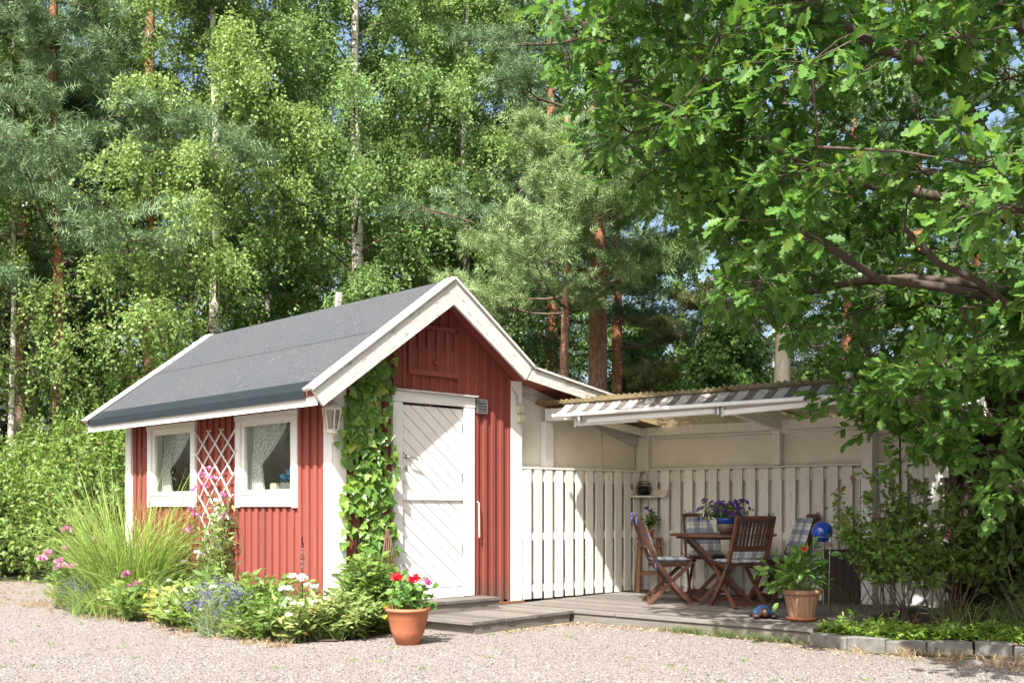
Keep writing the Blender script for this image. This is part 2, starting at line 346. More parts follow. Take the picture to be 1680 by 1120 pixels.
class MB:
    def __init__(s, f=None): s.v = []; s.f = []; s.fn = f
    def add(s, vs_, fs):
        o = len(s.v); s.v += [tuple(s.fn(*p)) if s.fn else tuple(p) for p in vs_]
        s.f += [tuple(i + o for i in f) for f in fs]; return s
    def hexa(s, p): return s.add(p, [(0, 1, 2, 3), (7, 6, 5, 4), (0, 4, 5, 1), (1, 5, 6, 2), (2, 6, 7, 3), (3, 7, 4, 0)])
    def box(s, x0, x1, y0, y1, z0, z1, j=0.0):
        p = [(x0, y0, z0), (x1, y0, z0), (x1, y1, z0), (x0, y1, z0), (x0, y0, z1), (x1, y0, z1), (x1, y1, z1), (x0, y1, z1)]
        if j: p = [tuple(c + random.uniform(-j, j) for c in q) for q in p]
        return s.hexa(p)
    def bar(s, a, b, w, h, up=(0, 0, 1)):
        """rectangular bar from a to b, w across, h along up"""
        a = Vector(a); b = Vector(b); d = (b - a).normalized(); u = Vector(up); sd_ = d.cross(u)
        if sd_.length < 1e-4: sd_ = Vector((1, 0, 0))
        sd_.normalize(); u = sd_.cross(d).normalized(); sd_ *= w / 2; u *= h / 2
        return s.hexa([a - sd_ - u, a + sd_ - u, a + sd_ + u, a - sd_ + u, b - sd_ - u, b + sd_ - u, b + sd_ + u, b - sd_ + u])
    def tube(s, pts, rad, n=8, cap=True):
        P = [Vector(p) for p in pts]; k = len(P)
        if not hasattr(rad, '__len__'): rad = [rad] * k
        vs_ = []; ref = None
        for i in range(k):
            d = (P[min(i + 1, k - 1)] - P[max(i - 1, 0)]).normalized()
            if ref is None: ref = d.orthogonal().normalized()
            ref = (ref - d * ref.dot(d)); ref = ref.normalized() if ref.length > 1e-6 else d.orthogonal().normalized()
            b = d.cross(ref)
            for q in range(n):
                t = 2 * math.pi * q / n; vs_.append(P[i] + (ref * math.cos(t) + b * math.sin(t)) * rad[i])
        fs = [(i * n + q, i * n + (q + 1) % n, (i + 1) * n + (q + 1) % n, (i + 1) * n + q) for i in range(k - 1) for q in range(n)]
        if cap: fs += [tuple(range(n - 1, -1, -1)), tuple(range((k - 1) * n, k * n))]
        return s.add(vs_, fs)
    def lathe(s, prof, c=(0, 0, 0), n=32, rf=None, closed=False):
        k = len(prof); vs_ = []
        for i, (r, z) in enumerate(prof):
            for q in range(n):
                t = 2 * math.pi * q / n; rr = r * (rf(t, z) if rf else 1); vs_.append((c[0] + rr * math.cos(t), c[1] + rr * math.sin(t), c[2] + z))
        fs = [(i * n + q, i * n + (q + 1) % n, (i + 1) * n + (q + 1) % n, (i + 1) * n + q) for i in range(k - 1) for q in range(n)]
        fs += [tuple(range(n - 1, -1, -1)), tuple(range((k - 1) * n, k * n))]
        return s.add(vs_, fs)
    def prism(s, poly, y0, y1, map3):
        """outline poly (a,b) extruded between depths y0 and y1 through map3(a,b,y)"""
        n = len(poly); vs_ = [map3(a, b, y0) for a, b in poly] + [map3(a, b, y1) for a, b in poly]
        return s.add(vs_, [tuple(range(n)), tuple(range(2 * n - 1, n - 1, -1))] + [(i, i + n, (i + 1) % n + n, (i + 1) % n) for i in range(n)])
    def sphere(s, c, r, n=12, m=8):
        r = r if hasattr(r, '__len__') else (r, r, r)
        vs_ = [(c[0], c[1], c[2] - r[2])]
        for i in range(1, m):
            ph = math.pi * i / m
            vs_ += [(c[0] + r[0] * math.sin(ph) * math.cos(2 * math.pi * q / n), c[1] + r[1] * math.sin(ph) * math.sin(2 * math.pi * q / n), c[2] - r[2] * math.cos(ph)) for q in range(n)]
        vs_.append((c[0], c[1], c[2] + r[2])); e = len(vs_) - 1
        fs = [(0, 1 + (q + 1) % n, 1 + q) for q in range(n)]
        fs += [(1 + i * n + q, 1 + i * n + (q + 1) % n, 1 + (i + 1) * n + (q + 1) % n, 1 + (i + 1) * n + q) for i in range(m - 2) for q in range(n)]
        fs += [(e, 1 + (m - 2) * n + q, 1 + (m - 2) * n + (q + 1) % n) for q in range(n)]
        return s.add(vs_, fs)
    def build(s, name, mat, parent=None, smooth=False, kind=None, bevel=0.0):
        me = bpy.data.meshes.new(name)
        V = np.array([tuple(p) for p in s.v], float); org = V.mean(0); org[2] = V[:, 2].min()
        me.from_pydata([tuple(p) for p in (V - org)], [], s.f)
        bm = bmesh.new(); bm.from_mesh(me)
        if bevel: bmesh.ops.bevel(bm, geom=list(bm.edges), offset=bevel, segments=1, affect='EDGES')
        bmesh.ops.recalc_face_normals(bm, faces=bm.faces)
        if smooth:
            for f in bm.faces: f.smooth = True
        bm.to_mesh(me); bm.free(); me.materials.append(MT[mat] if isinstance(mat, str) else mat)
        o = bpy.data.objects.new(name, me); o.location = org; link(o, parent)
        if kind: o['kind'] = kind
        return o
def boxp(name, mat, parent, x0, x1, y0, y1, z0, z1, j=0.0, f=None, bevel=0.0):
    return MB(f).box(x0, x1, y0, y1, z0, z1, j).build(name, mat, parent, bevel=bevel)

def scatter(name, tv, tf, Rm, P, mat, parent=None, kind='stuff', smooth=False):
    """one mesh made of len(P) transformed copies of a small template (tv verts, tf faces of equal size)"""
    tv = np.asarray(tv, float); tf = np.asarray(tf, int); n = len(P); k = len(tv); m, c = tf.shape
    org = P.mean(0); org[2] = P[:, 2].min()
    V = (np.einsum('nij,kj->nki', Rm, tv) + (P - org)[:, None, :]).reshape(-1, 3).astype(np.float32)
    Fc = (tf[None] + (np.arange(n) * k)[:, None, None]).reshape(-1).astype(np.int32)
    me = bpy.data.meshes.new(name); me.vertices.add(len(V)); me.vertices.foreach_set('co', V.ravel())
    me.loops.add(len(Fc)); me.loops.foreach_set('vertex_index', Fc)
    me.polygons.add(n * m); me.polygons.foreach_set('loop_start', np.arange(n * m, dtype=np.int32) * c)
    if smooth: me.polygons.foreach_set('use_smooth', np.ones(n * m, bool))
    me.update(calc_edges=True)
    me.materials.append(MT[mat]); o = bpy.data.objects.new(name, me); o.location = org; link(o, parent)
    if kind: o['kind'] = kind
    return o
def unit(a): return a / np.maximum(np.linalg.norm(a, axis=-1, keepdims=True), 1e-9)
def frames(d, nh, size, g=rng):
    """rotation matrices: x along d, z near nh, scaled"""
    x = unit(d); y = unit(np.cross(nh, x)); z = np.cross(x, y)
    return np.stack([x, y, z], -1) * (size[:, None, None] if hasattr(size, '__len__') else size)
def rnd_dirs(n, g=rng): return unit(g.normal(size=(n, 3)))
def leaf_frames(d, size, up=1.0, spread=.8, g=rng):
    n = len(d); nh = np.array([-.35, -.2, up]) + g.normal(size=(n, 3)) * spread
    return frames(d, nh, size)

# leaf templates (x along the leaf, base at 0, length 1)
def fan_leaf(outline, bend=.12, cup=.1):
    """midrib plus outline, triangles; outline is the right half (x, y) base to tip"""
    k = len(outline); mid = [(x, 0) for x, y in outline]
    v = [(x, 0, -bend * x * x) for x, _ in mid] + [(x, y, cup * abs(y) - bend * x * x) for x, y in outline] + [(x, -y, cup * abs(y) - bend * x * x) for x, y in outline]
    f = []
    for i in range(k - 1):
        f += [(i, i + 1, k + i + 1, k + i), (i, 2 * k + i, 2 * k + i + 1, i + 1)]
    return v, f
L_DIAMOND = ([(0, 0, 0), (.45, .36, .05), (1, 0, -.1), (.45, -.36, .05)], [(0, 1, 2, 3)])
L_LONG = ([(0, 0, 0), (.4, .17, .03), (1, 0, -.15), (.4, -.17, .03)], [(0, 1, 2, 3)])
L_OVAL = fan_leaf([(0, 0), (.25, .22), (.6, .24), (1, 0)], .18, .25)
def ngon_leaf(outline, cup=.22):
    k = len(outline); r = [(x, y, cup * y) for x, y in outline]; l = [(x, -y, cup * y) for x, y in outline]
    return r + l, [tuple(range(k)), tuple(range(2 * k - 1, k - 1, -1))]
L_OAK = ngon_leaf([(0, 0), (.02, .03), (.14, .07), (.20, .17), (.28, .19), (.33, .11), (.40, .24), (.49, .30), (.56, .26), (.58, .15), (.68, .27), (.77, .27), (.82, .14), (.93, .14), (1, .05), (1.0, 0)])
L_FOLD = ([(0, 0, 0), (.5, 0, -.04), (1, 0, -.16), (.35, .27, .06), (.35, -.27, .06)], [(0, 3, 2, 1), (0, 1, 2, 4)])
L_IVY = fan_leaf([(-.12, .12), (-.02, .38), (.18, .52), (.28, .26), (.52, .34), (.6, .22), (1, .0)], .12, .18)
L_ROUND = fan_leaf([(0, .05), (-.05, .35), (.3, .52), (.7, .44), (1, .05)], .1, .22)
L_COMP = ([(0, 0, 0), (.5, .2, .05), (1, 0, -.1), (.5, -.2, .05), (.1, .05, 0), (.55, .62, .0), (.35, .72, -.05), (.12, .3, 0), (.1, -.05, 0), (.12, -.3, 0), (.35, -.72, -.05), (.55, -.62, 0)], [(0, 1, 2, 3), (4, 5, 6, 7), (8, 9, 10, 11)])
def shoot_template(n=22, L=.16, nl=.075, w=.0045):
    g = np.random.default_rng(5); v = []; f = []
    for i in range(n):
        s = (i + .5) / n; a = i * 2.4; ax = np.array([.15 + .75 * s ** 2, math.cos(a), math.sin(a)]); ax /= np.linalg.norm(ax)
        b = np.array([s * L, 0, 0]); sd_ = np.cross(ax, [0.3, .5, .8]); sd_ = sd_ / np.linalg.norm(sd_) * w
        ln = nl * g.uniform(.75, 1.15)
        v += [b - sd_, b + sd_, b + ax * ln]; f.append((3 * i, 3 * i + 1, 3 * i + 2))
    return v, f
SHOOT = shoot_template(20, .12, .085, .006)
SHOOT_NEAR = shoot_template(26, .13, .08, .0055)

def copy_tree(o, parent=None):
    c = o.copy(); COL.objects.link(c)
    if parent is not None: c.parent = parent
    for ch in list(o.children): copy_tree(ch, c)
    return c
def place(o, loc, rz=0.0, sc=1.0):
    o.location = tuple(loc); o.rotation_euler = (0, 0, rz); o.scale = (sc, sc, sc); return o

# ================================================================== SETTING
def sheet(name, poly, z, mat, kind='structure'):
    me = bpy.data.meshes.new(name); me.from_pydata([(x, y, 0) for x, y in poly], [], [tuple(range(len(poly)))]); me.materials.append(MT[mat])
    o = bpy.data.objects.new(name, me); o.location = (0, 0, z); COL.objects.link(o); o['kind'] = kind; return o
sheet('ground', [(-400, -400), (400, -400), (400, 400), (-400, 400)], -.004, 'floor')
sheet('gravel_yard', [(-40, -34), (4.4, -34), (3.6, -9), (2.9, -5.7), (2.35, -4.7), (2.45, -3.9), (2.45, -.9), (.8, -.6), (.2, -.1), (.05, 5.2), (.4, 9.4), (-2.5, 12.5), (-40, 14)], 0.0, 'gravel')
LB = [(.55, -.30), (.2, -.62), (-.5, -.78), (-.95, -.30), (-1.08, .35), (-.85, 1.1), (-.92, 2.0), (-1.12, 3.0), (-1.18, 3.9), (-.9, 5.0), (-.2, 5.3), (.05, 5.0), (.05, -.05)]
sheet('flower_bed', LB, .012, 'soil')
rb = [S(3.66, 2.72), S(4.1, 2.86), S(4.42, 2.83), S(4.72, 2.64), S(5.04, 2.42), S(5.34, 2.38), S(6.4, 2.35), S(8.2, 1.9), S(8.6, -1.2), S(3.7, -1.2), S(3.66, 0)]
sheet('shrub_bed', [p[:2] for p in rb], .095, 'soil')

# ================================================================== SHED
DX, DZ = 1.31, 3.735                                  # ridge position
PIT = .74
def under(x): return (DZ - .10) - PIT * abs(x - DX) if x < 2.5 else 2.755 - .17 * (x - 2.5)
shed = thing('garden_shed', (1.3, 2.4, 0), 'red board-and-batten garden shed with white trim and grey felt roof', 'shed')
gw = thing('gable_wall', (1.3, 0, .1), None, None); gw.parent = shed; gw.matrix_parent_inverse = WM(shed).inverted()
sw = thing('side_wall', (0, 2.4, .1), None, None); sw.parent = shed; sw.matrix_parent_inverse = WM(shed).inverted()

def gable_piece(name, mat, x0, x1, y0, y1, z0, parent, ztop=None):
    j = lambda: random.uniform(-.0012, .0012)
    ta = ztop if ztop else under(x0); tb = ztop if ztop else under(x1)
    xs = [x0] + ([DX] if x0 < DX < x1 and not ztop else []) + [x1]
    top = [(x, (ztop if ztop else under(x))) for x in xs]
    poly = [(x0, z0), (x1, z0)] + top[::-1]
    MB().prism(poly, y0 + j(), y1, lambda a, b, y: (a, y, b)).build(name, mat, parent)
x = 0.0; k = 0
while x < 2.64:
    x1 = min(x + .13, 2.65); mid = (x + x1) / 2
    z0 = 2.46 if .80 < mid < 1.84 else .15 + (.03 if mid > .4 else 0)
    gable_piece('board', 'red', x + .001, x1 - .001, 0.0, .022, z0 + random.uniform(-.004, .004), gw)
    if x > .02:
        z0b = 2.515 if .72 < x < 1.91 else .15
        gable_piece('batten', 'red', x - .025, x + .025, -.021, -.001, z0b + random.uniform(-.004, .004), gw)
    x += .13
# side wall boards, cut round the two windows
WINS = [(.615, 1.91), (2.875, 4.165)]
WZ0, WZ1 = 1.265, 2.295
def side_piece(name, y0, y1, x0, x1, z0, z1): boxp(name, 'red', sw, x0 + random.uniform(-.0012, .0012), x1, y0, y1, z0, z1)
y = 0.0
while y < 4.79:
    y1 = min(y + .147, 4.8); mid = (y + y1) / 2
    inw = [w for w in WINS if w[0] + .10 < mid < w[1] - .10]
    for (nm, a, b, xa, xb) in (('board', y + .001, y1 - .001, 0, .022), ('batten', y - .032, y + .032, -.022, -.001)):
        if nm == 'batten' and y < .05: continue
        c = (a + b) / 2; iw = [w for w in WINS if (w[0] + (.09 if nm == 'board' else .0)) < c < (w[1] - (.09 if nm == 'board' else .0))]
        if iw:
            lo = WZ0 + (.12 if nm == 'board' else -.002); hi = WZ1 - (.07 if nm == 'board' else -.002)
            side_piece(nm, a, b, xa, xb, .12, lo); side_piece(nm, a, b, xa, xb, hi, 2.66)
        else: side_piece(nm, a, b, xa, xb, .12 + random.uniform(-.004, .004), 2.66)
    y += .147
boxp('rear_wall', 'red', shed, 0.03, 2.62, 4.78, 4.80, .1, 2.6)
boxp('far_side_wall', 'red', shed, 2.62, 2.645, .03, 4.77, .1, 2.65)
boxp('floor', 'stool', shed, .03, 2.61, .03, 4.77, .1, .14)
boxp('inner_wall', 'wall_in', shed, 1.3, 1.32, .03, 4.77, .15, 2.6)
boxp('foundation', 'stone', shed, .04, 2.6, .05, 4.75, -.1, .098)
for (a, b, c, d, z1) in ((-.032, -.002, -.03, .12, 2.60), (0, .145, -.034, -.003, 2.70), (-.032, -.002, 4.66, 4.82, 2.60)):
    boxp('corner_board', 'white', shed, a, b, c, d, .10, z1, .0015)
boxp('corner_board', 'white', shed, 2.48, 2.652, -.034, -.003, .14, 2.74, .0015)
# roof
roof = MB()
prof = [(-.44, under(-.44)), (DX, under(DX)), (2.52, under(2.499)), (5.1, under(5.1)), (5.1, under(5.1) + .06), (2.52, under(2.499) + .06), (DX, DZ - .035), (-.44, under(-.44) + .06)]
for a, b, c, d in ((0, 1, 6, 7), (1, 2, 5, 6), (2, 3, 4, 5)):
    q = [prof[i] for i in (a, b, c, d)]
    roof.prism(q, -.33 if a < 2 else -.33, 5.06, lambda p, z, yy: (p, yy, z))
roof = roof.build('roof', 'red', shed)
def slope_sheet(name, mat, xa, xb, ya, yb, off, th, parent, n=8):
    """sheet lying on the slope between xa and xb (offset above the roof deck)"""
    m = MB(); f = lambda p: under(p) + .06 + off
    sag = lambda yy: 0.012 * math.sin(yy * 1.3 + xa)
    ys = np.linspace(ya, yb, n)
    for i in range(n - 1):
        m.hexa([(xa, ys[i], f(xa) + sag(ys[i]) * 0), (xb, ys[i], f(xb)), (xb, ys[i + 1], f(xb)), (xa, ys[i + 1], f(xa)),
                (xa, ys[i], f(xa) + th), (xb, ys[i], f(xb) + th), (xb, ys[i + 1], f(xb) + th), (xa, ys[i + 1], f(xa) + th)])
    return m.build(name, mat, parent)
slope_sheet('felt_strip', 'felt', -.43, .52, -.20, 5.0, .003, .008, roof, 2)
slope_sheet('felt_strip', 'felt', .47, DX, -.20, 5.0, .0125, .008, roof, 2)
slope_sheet('felt_strip', 'felt', DX, 2.499, -.20, 5.0, .0125, .008, roof, 2)
slope_sheet('felt_strip', 'felt', 2.53, 5.1, -.20, 5.0, .004, .008, roof, 2)
for ya, yb in ((-.19, 1.55), (1.553, 3.35), (3.353, 4.985)):
    m = MB(); f = lambda p: under(p) + .06 + .014
    m.prism([(-.30, f(-.30)), (-.455, f(-.455)), (-.458, f(-.455) - .085), (-.453, f(-.455) - .085), (-.450, f(-.455) - .008), (-.30, f(-.30) - .004)], ya, yb, lambda p, z, yy: (p, yy, z))
    m.build('drip_edge', 'metal_edge', roof)
boxp('fascia_board', 'whitex', shed, -.428, -.40, -.335, 5.07, 2.248, 2.385, .002)
def rake(pts, ya, yb, nm='bargeboard', mat='barge'):
    return MB().prism(pts, ya, yb, lambda p, z, yy: (p, yy, z)).build(nm, mat, shed)
def cap(p, q, ya, yb):
    (xa, za), (xb, zb) = p, q; L = math.hypot(xb - xa, zb - za); nx, nz = -(zb - za) / L * .026, (xb - xa) / L * .026
    if nz < 0: nx, nz = -nx, -nz
    MB().prism([(xa, za), (xb, zb), (xb + nx, zb + nz), (xa + nx, za + nz)], ya, yb, lambda a, b, yy: (a, yy, b)).build('cap_board', 'bargeL' if zb > za else 'bargeR', shed)
for (ya, yb, ca, cb) in ((-.372, -.340, -.395, -.225), (5.064, 5.094, 4.965, 5.115)):
    rake([(DX - .002, 3.705), (-.48, 2.383), (-.362, 2.243), (DX - .002, 3.44)], ya, yb, mat='bargeL')
    rake([(DX + .002, 3.705), (DX + .002, 3.44), (2.39, 2.715), (2.495, 2.860)], ya, yb, mat='bargeR')
    rake([(2.505, 2.845), (2.42, 2.722), (5.06, 2.292), (5.06, 2.43)], ya + .004, yb - .004)
    cap((-.495, 2.385), (DX - .001, 3.713), ca, cb); cap((DX + .001, 3.713), (2.505, 2.868), ca, cb); cap((2.51, 2.856), (5.08, 2.436), ca + .004, cb)
MB().bar((1.52, 2.19, 3.35), (1.56, 2.15, 3.96), .07, .035, (0, 1, 0)).build('stake', 'barge', roof)

ly = rng.uniform(-.1, 4.9, 420) ; lx = rng.uniform(-.38, 1.28, 420); lP = np.stack([lx, ly, np.array([under(a) for a in lx]) + .06 + .024], 1)
ld = unit(np.stack([rng.normal(size=420), rng.normal(size=420), np.zeros(420)], 1)); ld[:, 2] = ld[:, 0] * PIT
tag(scatter('roof_litter', [(0, -.04, 0), (1, -.03, .02), (1, .03, .02), (0, .04, 0)], [(0, 1, 2, 3)], frames(ld, np.array([-PIT, 0, 1.]) + rng.normal(0, .2, (420, 3)), rng.uniform(.015, .05, 420)), lP, 'l_dry', None), 'dry needles and leaf bits lying on the felt roof', 'litter')
# hatch in the gable
hatch = MB(); hatch.box(.955, 1.64, -.030, -.024, 2.71, 3.0); hatch = hatch.build('hatch', 'red', shed)
for (a, b, z0, z1) in ((.945, 1.645, 2.695, 2.755), (1.13, 1.60, 3.20, 3.25)): boxp('hatch_rail', 'red', hatch, a, b, -.052, -.032, z0, z1, .001)
for xx in (.97, 1.10, 1.23, 1.36, 1.49, 1.62): boxp('hatch_batten', 'red', hatch, xx - .024, xx + .024, -.046, -.031, 2.757, min(3.19, under(xx) - .06), .001)
MB().tube([(1.30, -.05, 2.84), (1.30, -.085, 2.84)], .02, 8).build('hatch_knob', 'red', hatch)

# door
door = MB().box(.884, 1.734, .012, .03, .37, 2.362).build('door', 'whitex', shed)
boxp('door_casing', 'white', shed, .742, .872, -.036, -.003, .26, 2.385, .0015)
boxp('door_casing', 'white', shed, 1.746, 1.898, -.036, -.003, .26, 2.385, .0015)
boxp('door_head', 'whitex', shed, .735, 1.905, -.042, -.003, 2.388, 2.50, .0015)
boxp('door_drip_board', 'barge', shed, .725, 1.925, -.075, -.003, 2.503, 2.522, .003)
boxp('door_threshold', 'whitex', shed, .876, 1.742, -.034, -.001, .255, .362, .001)
def clip(poly, x0, x1, z0, z1):
    for ax, lim, sgn in ((0, x0, 1), (0, x1, -1), (1, z0, 1), (1, z1, -1)):
        out = []
        for i in range(len(poly)):
            p, q = poly[i], poly[(i + 1) % len(poly)]; pi = (p[ax] - lim) * sgn >= 0; qi = (q[ax] - lim) * sgn >= 0
            if pi: out.append(p)
            if pi != qi:
                t = (lim - p[ax]) / (q[ax] - p[ax]); out.append((p[0] + (q[0] - p[0]) * t, p[1] + (q[1] - p[1]) * t))
        poly = out
        if len(poly) < 3: return None
    return poly
for (z0, z1) in ((.372, 1.330), (1.424, 2.360)):
    c = z0 - .2
    while c < z1 + 1.0:
        g = .0055; a = .80
        strip = [(.8, c + g + a * (1.3 - .8)), (.8, c + .148 - g + a * (1.3 - .8)), (1.8, c + .148 - g - a * .5), (1.8, c + g - a * .5)]
        p = clip(strip, .886, 1.732, z0, z1)
        if p: 
            yj = random.uniform(-.0015, .0015)
            MB().prism(p, -.010 + yj, .011, lambda u, w, yy: (u, yy, w)).build('plank', 'white', door)
        c += .148
boxp('door_rail', 'whitex', door, .886, 1.732, -.026, .010, 1.335, 1.419, .0015)
h = MB(); h.lathe([(.024, 0), (.024, .006)], n=16); h.v = [(.925 + p[0], -.012 - p[2], 1.80 + p[1]) for p in h.v]
h.tube([(.925, -.012, 1.80), (.925, -.06, 1.80), (.95, -.066, 1.80), (1.03, -.066, 1.785), (1.055, -.066, 1.765)], .008, 8)
h.build('door_handle', 'galv', door, True)
h = MB(); h.lathe([(.024, 0), (.024, .008), (.012, .012)], n=16); h.v = [(.925 + p[0], -.012 - p[2], 1.68 + p[1]) for p in h.v]; h.build('lock_cylinder', 'galv', door, True)
for zz in (.75, 1.55, 2.1): MB().tube([(1.735, -.02, zz), (1.735, -.02, zz + .09)], .008, 6).build('hinge', 'galv', door)
MB().tube([(1.945, -.03, 1.32), (1.952, -.05, 1.31), (1.965, -.045, .92), (1.972, -.03, .91)], .008, 6).build('door_stay', 'white', shed)
# vent grille
vent = MB().box(1.925, 2.092, -.032, -.024, 2.325, 2.49).build('vent_grille', 'galv', shed)
for a in ((1.925, 1.945, 2.325, 2.49), (2.072, 2.092, 2.325, 2.49), (1.946, 2.071, 2.325, 2.34), (1.946, 2.071, 2.475, 2.49)): boxp('vent_frame', 'galv', vent, a[0], a[1], -.046, -.033, a[2], a[3])
for i in range(4):
    zz = 2.35 + i * .033
    MB().hexa([(1.947, -.034, zz + .02), (2.07, -.034, zz + .02), (2.07, -.05, zz), (1.947, -.05, zz), (1.947, -.034, zz + .026), (2.07, -.034, zz + .026), (2.07, -.054, zz + .006), (1.947, -.054, zz + .006)]).build('louvre', 'galv', vent)

# windows
for wi, (ya, yb) in enumerate(WINS):
    w = MB(); c0, c1 = ya, yb
    win = thing('window', (0, (ya + yb) / 2, WZ0), None, None); win.parent = shed; win.matrix_parent_inverse = WM(shed).inverted()
    win.name = 'window'
    boxp('casing', 'white', win, -.036, -.003, ya, ya + .105, WZ0 - .012, WZ1 - .06, .001)
    boxp('casing', 'white', win, -.036, -.003, yb - .105, yb, WZ0 - .012, WZ1 - .06, .001)
    boxp('head_casing', 'whitex', win, -.040, -.003, ya - .012, yb + .012, WZ1 - .058, WZ1, .001)
    boxp('apron', 'whitex', win, -.042, -.003, ya + .108, yb - .108, WZ0, WZ0 + .135, .001)
    boxp('sill', 'whitex', win, -.052, .06, ya + .108, yb - .108, WZ0 + .137, WZ0 + .158, .001)
    for (p0, p1, q0, q1) in ((ya + .107, ya + .165, WZ0 + .16, WZ1 - .06), (yb - .165, yb - .107, WZ0 + .16, WZ1 - .06), (ya + .166, yb - .166, WZ1 - .125, WZ1 - .06), (ya + .166, yb - .166, WZ0 + .16, WZ0 + .185)):
        boxp('sash', 'white', win, -.012, .03, p0, p1, q0, q1)
    boxp('pane', 'glass', win, .008, .012, ya + .167, yb - .167, WZ0 + .187, WZ1 - .127)
    for (p0, p1) in ((ya + .06, ya + .10), (yb - .10, yb - .06)): boxp('reveal', 'white', win, .031, .13, p0, p1, WZ0 + .14, WZ1 - .05)
    boxp('inner_sill', 'whitex', win, .062, .30, ya + .02, yb - .02, WZ0 + .13, WZ0 + .155)

def curtain(y_in, y_out, ztop, zbot, x, tie, label):
    """lace curtain tied back: wide at the top, drawn aside lower down"""
    rows, cols = 26, 44; m = MB(); vs_ = []
    for i in range(rows):
        s = i / (rows - 1); z = ztop + (zbot - ztop) * s
        wd = (1 - .72 * min(1, s / tie) ** 1.6) if s < tie else .28 + .10 * (s - tie) / (1 - tie)
        for k_ in range(cols):
            t = k_ / (cols - 1); yy = y_out + (y_in - y_out) * t * wd
            vs_.append((x + .018 * math.sin(t * 34 + s * 2) * (1 if s > .05 else .6), yy, z))
    m.add(vs_, [(i * cols + k_, i * cols + k_ + 1, (i + 1) * cols + k_ + 1, (i + 1) * cols + k_) for i in range(rows - 1) for k_ in range(cols - 1)])
    o = m.build('curtain', 'lace', None, True); return tag(o, label, 'curtain', None)
curtain(1.02, 1.76, 2.24, 1.44, .10, .62, 'white lace curtain tied back behind the window next to the shed corner')
curtain(3.25, 4.0, 2.24, 1.44, .10, .62, 'white lace curtain drawn aside behind the window nearer the hedge')

# flower boxes on the inner sill
fb = thing('flower_box', (.16, .95, WZ0 + .155), 'small grey box of blue flowers standing inside the shed window', 'flower box')
boxp('box', 'stone', fb, .10, .22, .80, 1.16, WZ0 + .156, WZ0 + .27)
p = np.stack([rng.uniform(.09, .22, 70), rng.uniform(.78, 1.18, 70), rng.uniform(WZ0 + .27, WZ0 + .37, 70)], 1)
scatter('flowers', *L_DIAMOND, leaf_frames(rnd_dirs(70), rng.uniform(.05, .08, 70)), p, 'f_blue', fb)
ob = tag(MB().box(.09, .18, 1.24, 1.36, WZ0 + .156, WZ0 + .25).box(.10, .17, 1.25, 1.35, WZ0 + .252, WZ0 + .262).build('candle_box', 'plastic', None), 'small cream box on the inner sill beside the blue flowers', 'box')
ch = thing('lamp_shade_and_foot', (.5, 3.3, 1.2), 'dark lamp with shade standing inside the window nearer the hedge', 'lamp'); ch.name = 'table_lamp'
MB().lathe([(.09, .0), (.02, .05), (.015, .45)], (.35, 3.28, 1.42 - .0), 16).build('foot', 'black', ch, True)
MB().lathe([(.13, .45), (.07, .65)], (.35, 3.28, 1.42), 16).build('lamp_shade', 'stool', ch, True)
tb = MB(); tb.box(.32, .9, 2.9, 4.1, 1.36, 1.40)
for a, b in ((.34, 2.93), (.34, 4.05), (.85, 2.93), (.85, 4.05)): tb.box(a, a + .05, b, b + .05, .142, 1.359)
tag(tb.build('inner_table', 'stool', None), 'wooden table inside the shed below the window lamp', 'table')

# ------------------------------------------------------------------ small things fixed to the shed
lt = thing('wall_lantern', (-.09, -.12, 2.1), 'cream hexagonal wall lantern under the shed roof corner', 'lantern')
c = (-.10, -.13)
def hexring(r, z, ro=0): return [(c[0] + r * math.cos(R_(60 * i + 15)), c[1] + r * math.sin(R_(60 * i + 15)), z) for i in range(6)]
lo, hi = hexring(.058, 2.03), hexring(.095, 2.24)
fr = MB()
for i in range(6):
    fr.bar(lo[i], hi[i], .012, .012); fr.bar(lo[i], lo[(i + 1) % 6], .014, .014); fr.bar(hi[i], hi[(i + 1) % 6], .016, .016)
fr.build('frame', 'lamp', lt)
for i in range(6):
    q = [Vector(lo[i]), Vector(lo[(i + 1) % 6]), Vector(hi[(i + 1) % 6]), Vector(hi[i])]; cc = sum(q, Vector()) / 4
    MB().add([cc + (v - cc) * .9 for v in q], [(0, 1, 2, 3)]).build('pane', 'lampglass', lt)
MB().lathe([(.11, 0), (.10, .02), (.05, .06), (.015, .075), (.012, .10)], (c[0], c[1], 2.25), 6).build('cap', 'lamp', lt)
MB().lathe([(.062, 0), (.062, -.02), (.03, -.04), (.012, -.075)], (c[0], c[1], 2.022), 12).build('base', 'lamp', lt)
MB().tube([(c[0], c[1], 1.955), (c[0] + .01, c[1] + .0, 1.92), (-.01, -.04, 1.90)], .012, 8).build('bracket', 'lamp', lt)
for (x0, x1, z0, z1, lab) in ((2.553, 2.645, 2.365, 2.46, 'cream electric junction box high on the white corner board'), (2.56, 2.655, 2.255, 2.34, 'cream junction box just below another on the white corner board')):
    tag(MB().box(x0, x1, -.085, -.036, z0, z1).build('junction_box', 'plastic', None, bevel=.008), lab, 'junction box', 'electric boxes on the corner board')
jb = thing('socket_box', (.65, -.03, 2.2), 'small cream socket box on the red wall beside the ivy', 'socket box')
MB().box(.605, .69, -.075, -.023, 2.225, 2.30).build('box', 'plastic', jb, bevel=.006); MB().tube([(.65, -.04, 2.224), (.65, -.04, 2.16)], .008, 6).build('cable_gland', 'plastic', jb)
tag(MB().tube([(2.49, -.04, 2.66), (2.50, -.05, 2.62), (2.545, -.055, 2.58), (2.555, -.055, 2.50), (2.557, -.05, 2.461)], .007, 6).build('cable', 'galv', None, True), 'thin grey cable running down to the junction boxes', 'cable')
